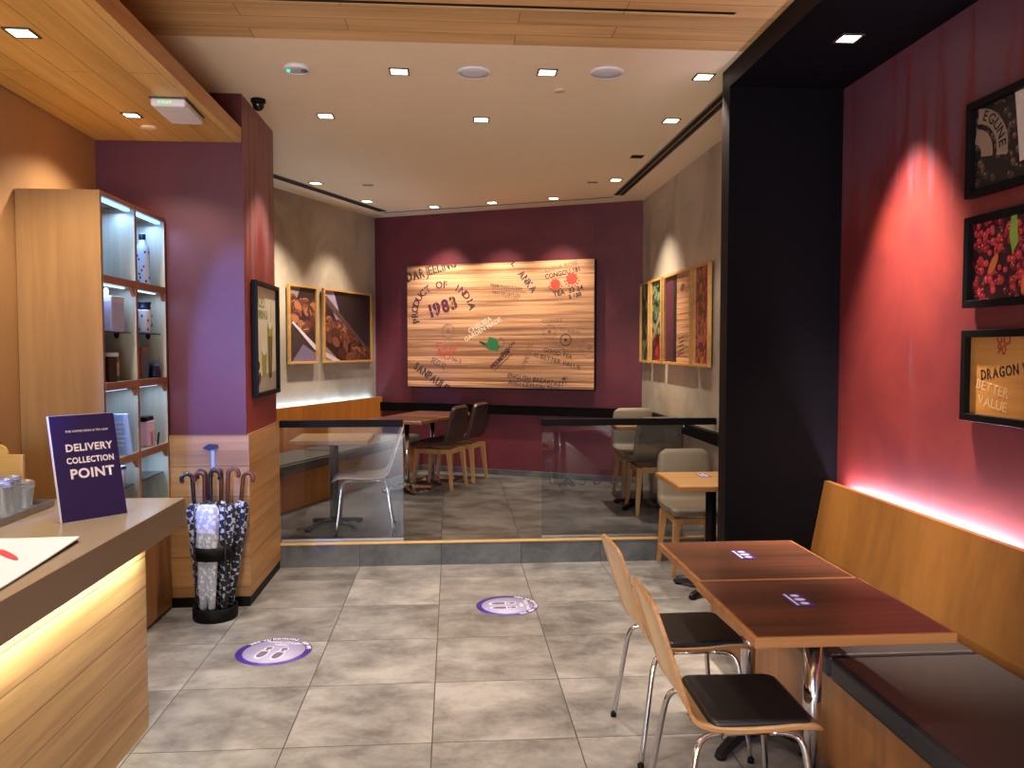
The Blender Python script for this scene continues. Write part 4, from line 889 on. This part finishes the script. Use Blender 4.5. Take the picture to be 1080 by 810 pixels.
# ------------------------------------------------------------------ tables
def top_box(t, w, d, z1, th, mtop, medge, e=.012):
    bb = B(); bb.box(-w / 2, w / 2, -d / 2, d / 2, z1 - th, z1 - .0012, medge, .003, 1); bb.build('edging', t)
    bb = B(); bb.box(-w / 2 + e, w / 2 - e, -d / 2 + e, d / 2 - e, z1 - .0022, z1, mtop); bb.build('tabletop', t)
def star_base(t, L_, m, rot=PI / 4, h=.05, w0=.03, foot=True):
    bb = B(); bb.lathe([(.055, .02), (.055, .05), (.04, .075), (.03, .085)], m, n=20)
    for k in range(4):
        a_ = rot + k * PI / 2; c, s_ = math.cos(a_), math.sin(a_)
        rs = []
        for q, ww, zt, zb in ((.03, w0, .068, .03), (L_ * .6, w0 * .85, .05, .022), (L_ - .02, w0 * .8, .036, .014), (L_, w0 * .5, .03, .014)):
            rs.append([(q * c - ww * s_, q * s_ + ww * c, zb), (q * c + ww * s_, q * s_ - ww * c, zb), (q * c + ww * .6 * s_, q * s_ - ww * .6 * c, zt), (q * c - ww * .6 * s_, q * s_ + ww * .6 * c, zt)])
        bb.rings(rs, m, smooth=False)
    bb.build('base', t)
    for k in range(4):
        a_ = rot + k * PI / 2; bb = B(); bb.lathe([(.02, 0), (.024, .006), (.02, .022)], black_m, c=((L_ - .03) * math.cos(a_), (L_ - .03) * math.sin(a_), 0), n=14); bb.build('foot', t)
def table(name, x, y, z, rz, w, d, h, mtop, medge, colm, colr, basem, label, L_=.27, th=.034, rot=PI / 4, group=None, dx=0):
    t = empty(name, (x, y, z), rz, label, 'table', group)
    top_box(t, w, d, h, th, mtop, medge)
    bb = B(); bb.lathe([(colr, .06), (colr, h - th - .012)], colm, c=(0, 0, 0), n=28); bb.build('column', t)
    bb = B(); bb.box(-.14, .14, -.14, .14, h - th - .012, h - th, black_m, .003); bb.build('mounting_plate', t)
    star_base(t, L_, basem, rot); return t
dark_base = mat('base_dark', (34, 30, 34), .35, .3)
GT = 'walnut tables in the bench niche'
def sticker(t, x, y, z, rz=0):
    s_ = empty('table_sticker', (x, y, z), rz)
    return s_
t1 = table('walnut_table', 1.22, 2.628, 0, 0, .635, .598, .75, wood_walnut, wood_edge, chrome, .03, dark_base, 'walnut topped table with oak edging, the one closer to the entrance', group=GT)
t2 = table('walnut_table', 1.222, 3.228, 0, 0, .612, .598, .75, wood_walnut, wood_edge, chrome, .03, dark_base, 'walnut topped table with oak edging, the one toward the dark partition', group=GT)
def stick(x, y, z, rz, label):
    t = empty('table_sticker', (x, y, z), rz, label, 'sticker', 'purple safety stickers on tables')
    bb = B(); bb.box(-.034, .034, -.068, .068, .0002, .0012, vio); bb.build('backing', t)
    bb = B()
    for k in range(3): bb.poly([(.008 + .015 * math.cos(a) * (1 + .3 * (k == 1)), -.042 + k * .042 + .014 * math.sin(a), .0016) for a in [q * PI / 8 for q in range(16)]], dwh)
    bb.poly([(-.027, -.06, .0016), (-.018, -.06, .0016), (-.018, .06, .0016), (-.027, .06, .0016)], dwh)
    bb.build('icons', t)
stick(1.185, 2.678, .7502, 0, 'purple icon sticker on the walnut table closer to the entrance'); stick(1.215, 3.286, .7502, 0, 'purple icon sticker on the walnut table toward the partition')
t3 = table('oak_table', 1.71, 5.225, 0, 0, .60, .60, .752, wood_oaktop, wood_edge, black_m, .035, dark_base, 'light oak table at floor level behind the dark partition')
stick(1.70, 5.36, .7522, 0, 'purple icon sticker on the light oak table by the partition')
t4 = table('pale_oak_table', -.955, 6.59, ZP, 0, .61, .56, .73, wood_oaktop, wood_edge, black_m, .036, black_m, 'small pale oak table with black pedestal behind the pillar side glass', L_=.28)
t5 = table('rear_oak_table', 1.70, 7.24, ZP, 0, .54, .54, .76, wood_oaktop, wood_edge, black_m, .03, black_m, 'small oak table with black pedestal between two taupe chairs')
GR = 'walnut tables along the rear bench'
for k, (s_, l) in enumerate(((.62, 'rear walnut table next to the pale table, closer to the glass'), (1.225, 'rear walnut table tucked toward the stencilled board wall'))):
    x_, y_ = lw(s_, 1.10); table('rear_walnut_table', x_, y_, ZP, LANG - PI / 2, .62, .60, .74, wood_walnut, wood_edge, chrome, .026, chrome, l, group=GR, L_=.26)

# ------------------------------------------------------------------ bentwood chair (faces +x)
def strip_shell(t, prof, wid, th, m, medge, name='seat_shell', nx=10, curve=None):
    """profile list (x,z), width list; plywood sheet of thickness th following the profile"""
    P_ = [Vector((x, 0, z)) for x, z in prof]; n = len(P_); bb = B(); rows = []
    nr = []
    for i in range(n):
        d = (P_[min(i + 1, n - 1)] - P_[max(i - 1, 0)]).normalized(); nr.append(Vector((d.z, 0, -d.x)))
    for sgn in (0, 1):
        g = []
        for i in range(n):
            row = []
            for j in range(nx + 1):
                u = -1 + 2 * j / nx; cv = (curve[i] if curve else 0) * (1 - u * u)
                p = P_[i] - nr[i] * (cv) + nr[i] * (th if sgn else 0) + Vector((0, u * wid[i] / 2, 0)); row.append(bb.bm.verts.new(p))
            g.append(row)
        rows.append(g)
    for sgn in (0, 1):
        g = rows[sgn]
        for i in range(n - 1):
            for j in range(nx): bb.face([g[i][j], g[i][j + 1], g[i + 1][j + 1], g[i + 1][j]], m, True)
    a, c = rows
    for i in range(n - 1):
        bb.face([a[i][0], a[i + 1][0], c[i + 1][0], c[i][0]], medge); bb.face([a[i][nx], a[i + 1][nx], c[i + 1][nx], c[i][nx]], medge)
    for j in range(nx): bb.face([a[0][j], a[0][j + 1], c[0][j + 1], c[0][j]], medge); bb.face([a[-1][j], a[-1][j + 1], c[-1][j + 1], c[-1][j]], medge)
    return bb.build(name, t)
def smoothp(pts, k=4):
    out = []; n = len(pts)
    for i in range(n - 1):
        p0, p1, p2, p3 = pts[max(i - 1, 0)], pts[i], pts[i + 1], pts[min(i + 2, n - 1)]
        for j in range(k):
            t_ = j / k; out.append(tuple(.5 * ((2 * p1[q]) + (-p0[q] + p2[q]) * t_ + (2 * p0[q] - 5 * p1[q] + 4 * p2[q] - p3[q]) * t_ ** 2 + (-p0[q] + 3 * p1[q] - 3 * p2[q] + p3[q]) * t_ ** 3) for q in range(len(p1))))
    out.append(pts[-1]); return out
def bentwood(x, y, z, rz, label, group=None, pad=True, ply=None, plye=None):
    t = empty('bentwood_chair', (x, y, z), rz, label, 'chair', group)
    # (x, z, width, dish)
    C_ = smoothp([(-.325, .835, .17, .0), (-.322, .828, .28, .004), (-.316, .810, .335, .008), (-.300, .76, .365, .014), (-.268, .66, .385, .018), (-.232, .55, .39, .012), (-.205, .482, .39, .004), (-.165, .452, .395, .0), (-.09, .440, .40, -.004), (.02, .440, .405, -.004), (.13, .446, .40, 0), (.185, .440, .385, 0), (.212, .424, .34, 0), (.222, .408, .26, 0)])
    strip_shell(t, [(c[0], c[1]) for c in C_], [c[2] for c in C_], -.011, ply or wood_ply, plye or wood_ply_edge, curve=[c[3] for c in C_])
    if pad:
        bb = B(); rs = []
        for ins, zz in ((.004, .448), (0, .453), (0, .462), (.004, .467), (.014, .470)):
            ring_ = []
            for (cx, cy, a0) in ((.19 - .045, .182 - .045, 0), (-.145 + .03, .182 - .045, 90), (-.145 + .03, -.182 + .045, 180), (.19 - .045, -.182 + .045, 270)):
                for k in range(7):
                    a_ = math.radians(a0 + k * 15); rr = (.045 if cx > 0 else .03) - ins
                    ring_.append((cx + rr * math.cos(a_), cy + (.045 - ins) * math.sin(a_), zz))
            rs.append(ring_)
        bb.rings(rs, leather)
        bb.build('seat_pad', t)
    r = .0105
    for sy in (-1, 1):
        yy = sy * .165
        bb = B(); bb.tube(smoothp([(-.10, yy, .425), (-.155, yy * 1.04, .418), (-.185, yy * 1.12, .385), (-.205, yy * 1.2, .28), (-.245, sy * .225, .0)], 3), r, chrome, 10); bb.build('leg', t)
        bb = B(); bb.tube(smoothp([(.05, yy, .425), (.12, yy * 1.04, .418), (.150, yy * 1.12, .385), (.165, yy * 1.2, .28), (.195, sy * .225, .0)], 3), r, chrome, 10); bb.build('leg', t)
        for xx in (-.245, .195): bb = B(); bb.lathe([(.013, 0), (.013, .018), (.0105, .02)], black_m, c=(xx, sy * .225, 0), n=12); bb.build('foot_cap', t)
    bb = B(); bb.tube([(-.10, -.165, .425), (-.10, .165, .425)], .009, chrome, 10); bb.tube([(.05, -.165, .425), (.05, .165, .425)], .009, chrome, 10)
    bb.tube([(-.10, -.165, .4255), (.05, -.165, .4255)], .009, chrome, 10); bb.tube([(-.10, .165, .4255), (.05, .165, .4255)], .009, chrome, 10); bb.build('under_frame', t)
    return t
GC = 'bentwood chairs at the walnut tables'
bentwood(.935, 2.57, 0, math.radians(-1), 'beech bentwood chair with black seat pad, the one closer to the entrance', GC)
bentwood(.955, 3.235, 0, math.radians(2), 'beech bentwood chair with black seat pad, partly behind its twin', GC)
bentwood(-.71, 6.43, ZP, PI + math.radians(4), 'bentwood chair with chrome legs seen through the pillar side glass', None, pad=False, ply=wood('grey_ply', (150, 124, 108), (120, 96, 84), 'Z', 'Y', fine=16), plye=wood('pale_ply_edge', (200, 176, 160), (170, 146, 130), 'X', 'Z'))

# ------------------------------------------------------------------ upholstered chair (faces +x)
def shell_chair(x, y, z, rz, label, lea, group=None, name='upholstered_chair'):
    t = empty(name, (x, y, z), rz, label, 'chair', group)
    C_ = smoothp([(-.262, .832, .26, 0), (-.258, .826, .34, .006), (-.250, .80, .385, .012), (-.232, .70, .41, .02), (-.205, .58, .425, .018), (-.180, .50, .43, .008), (-.135, .462, .435, .0), (-.06, .452, .44, -.006), (.06, .452, .445, -.006), (.17, .455, .44, 0), (.205, .447, .42, 0), (.216, .432, .38, 0)])
    strip_shell(t, [(c[0], c[1]) for c in C_], [c[2] for c in C_], -.034, lea, lea, 'seat_shell', curve=[c[3] for c in C_])
    # sewn border along the top of the backrest
    bb = B(); bb.tube([(-.232, -.165, .69), (-.236, -.16, .765), (-.240, -.13, .787), (-.228, 0, .790), (-.240, .13, .787), (-.236, .16, .765), (-.232, .165, .69)], .006, lea, 6); bb.build('piping', t)
    bb = B()
    for (a0, a1) in (((-.19, -.16), (.17, -.16)), ((-.19, .16), (.17, .16)), ((-.19, -.16), (-.19, .16)), ((.17, -.16), (.17, .16))):
        x0, x1 = min(a0[0], a1[0]) - .012, max(a0[0], a1[0]) + .012; y0, y1 = min(a0[1], a1[1]) - .012, max(a0[1], a1[1]) + .012
        bb.box(x0, x1, y0, y1, .365, .412, wood_leg, .002, 1)
    bb.build('seat_frame', t)
    for sxx, syy in ((-1, -1), (-1, 1), (1, -1), (1, 1)):
        xt, yt = (-.19 if sxx < 0 else .17), syy * .165; xb, yb = xt + sxx * .035, yt + syy * .025; bb = B()
        def sq(cx, cy, h_, zz): return [(cx - h_, cy - h_, zz), (cx + h_, cy - h_, zz), (cx + h_, cy + h_, zz), (cx - h_, cy + h_, zz)]
        bb.rings([sq(xb, yb, .013, 0), sq(xt, yt, .023, .37), sq(xt, yt, .023, .41)], wood_leg, smooth=False); bb.build('leg', t)
    return t
GB = 'taupe upholstered chairs'
shell_chair(1.745, 5.755, 0, -PI / 2, 'taupe upholstered chair standing before the step by the partition', taupe, GB)
shell_chair(1.775, 7.62, ZP, -PI / 2 , 'taupe upholstered chair near the rear wall, facing the glass', taupe, GB)
shell_chair(1.77, 7.03, ZP, PI / 2, 'taupe upholstered chair seen from behind at the rear oak table', taupe, GB)
GD = 'dark brown upholstered chairs'
fd = math.atan2(.405, -.914)
shell_chair(-.14, 8.43, ZP, fd, 'dark brown chair at the rear walnut tables, closer to the glass', brown_leather, GD)
shell_chair(.093, 8.87, ZP, fd, 'dark brown chair at the rear walnut tables, closer to the stencilled board', brown_leather, GD)

# ------------------------------------------------------------------ benches
t = empty('wall_bench', (0, 0, 0), 0, 'wooden wall bench with dark leather seat along the red wall', 'bench')
bb = B(); bb.box(1.45, 1.99, -1.2, 4.42, .0, .37, wood_bench_base); bb.build('base', t)
for y0, y1 in ((2.905, 4.42), (1.4, 2.895), (-.1, 1.39), (-1.2, -.11)):
    bb = B(); bb.box(1.41, 2.0, y0, y1, .37, .46, bench_leather, .018, 3); bb.build('seat_cushion', t)
bb = B(); pr = [(1.995, .02), (2.030, .47), (2.105, .865), (2.135, .865), (2.135, .02)]
bb.prism(pr, -1.2, 4.424, wood_bench, T=lambda x, y, z: (x, z, y)); bb.build('backrest', t)
bb = B(); bb.box(2.137, 2.1795, -1.2, 4.42, .80, .81, black_m); bb.build('light_ledge', t)
bb = B(); bb.box(2.145, 2.165, -1.1, 4.40, .811, .82, led_pink); bb.build('light_strip', t)
for yy in (-.4, .95, 2.3, 3.65):
    a = lamp('AREA', 'bench_light', (2.150, yy, .826), 15, (.90, .76, 1.0), shape='RECTANGLE', size=.012, size_y=1.3); a.rotation_euler = (PI, 0, 0)
t = empty('rear_bench', (0, 0, 0), 0, 'rear wall bench with grey leather seat beneath the bean pictures', 'bench')
def lp(n0, n1, z0, z1, s0, s1, m, nm, **k):
    bb = B(); bb.prism([lw(s0, n0), lw(s1, n0), lw(s1, n1), lw(s0, n1)], z0, z1, m)
    if k.get('bev'): bmesh.ops.bevel(bb.bm, geom=list(bb.bm.edges), offset=k['bev'], segments=3, affect='EDGES')
    return bb.build(nm, t)
SA, SB = -1.55, 1.92
lp(.04, .56, ZP, .50, SA, SB, wood_lbench, 'base'); lp(.10, .62, .50, .60, SA, .2, grey_leather, 'seat_cushion', bev=.015); lp(.10, .62, .50, .60, .21, SB, grey_leather, 'seat_cushion', bev=.015)
lp(.045, .085, .50, 1.03, SA, SB + .05, wood_lbench, 'backrest'); lp(.002, .044, .97, .98, SA, SB, black_m, 'light_ledge')
lp(.015, .030, .981, .99, SA, SB, emit('led_cool_strip', (150, 195, 255), 5.0), 'light_strip')
for s_ in (-.9, .2, 1.3):
    x_, y_ = lw(s_, .024); a = lamp('AREA', 'bench_light', (x_, y_, 1.0), 3.2, (.42, .70, 1.0), shape='RECTANGLE', size=1.05, size_y=.012); a.rotation_euler = (PI, 0, LANG)
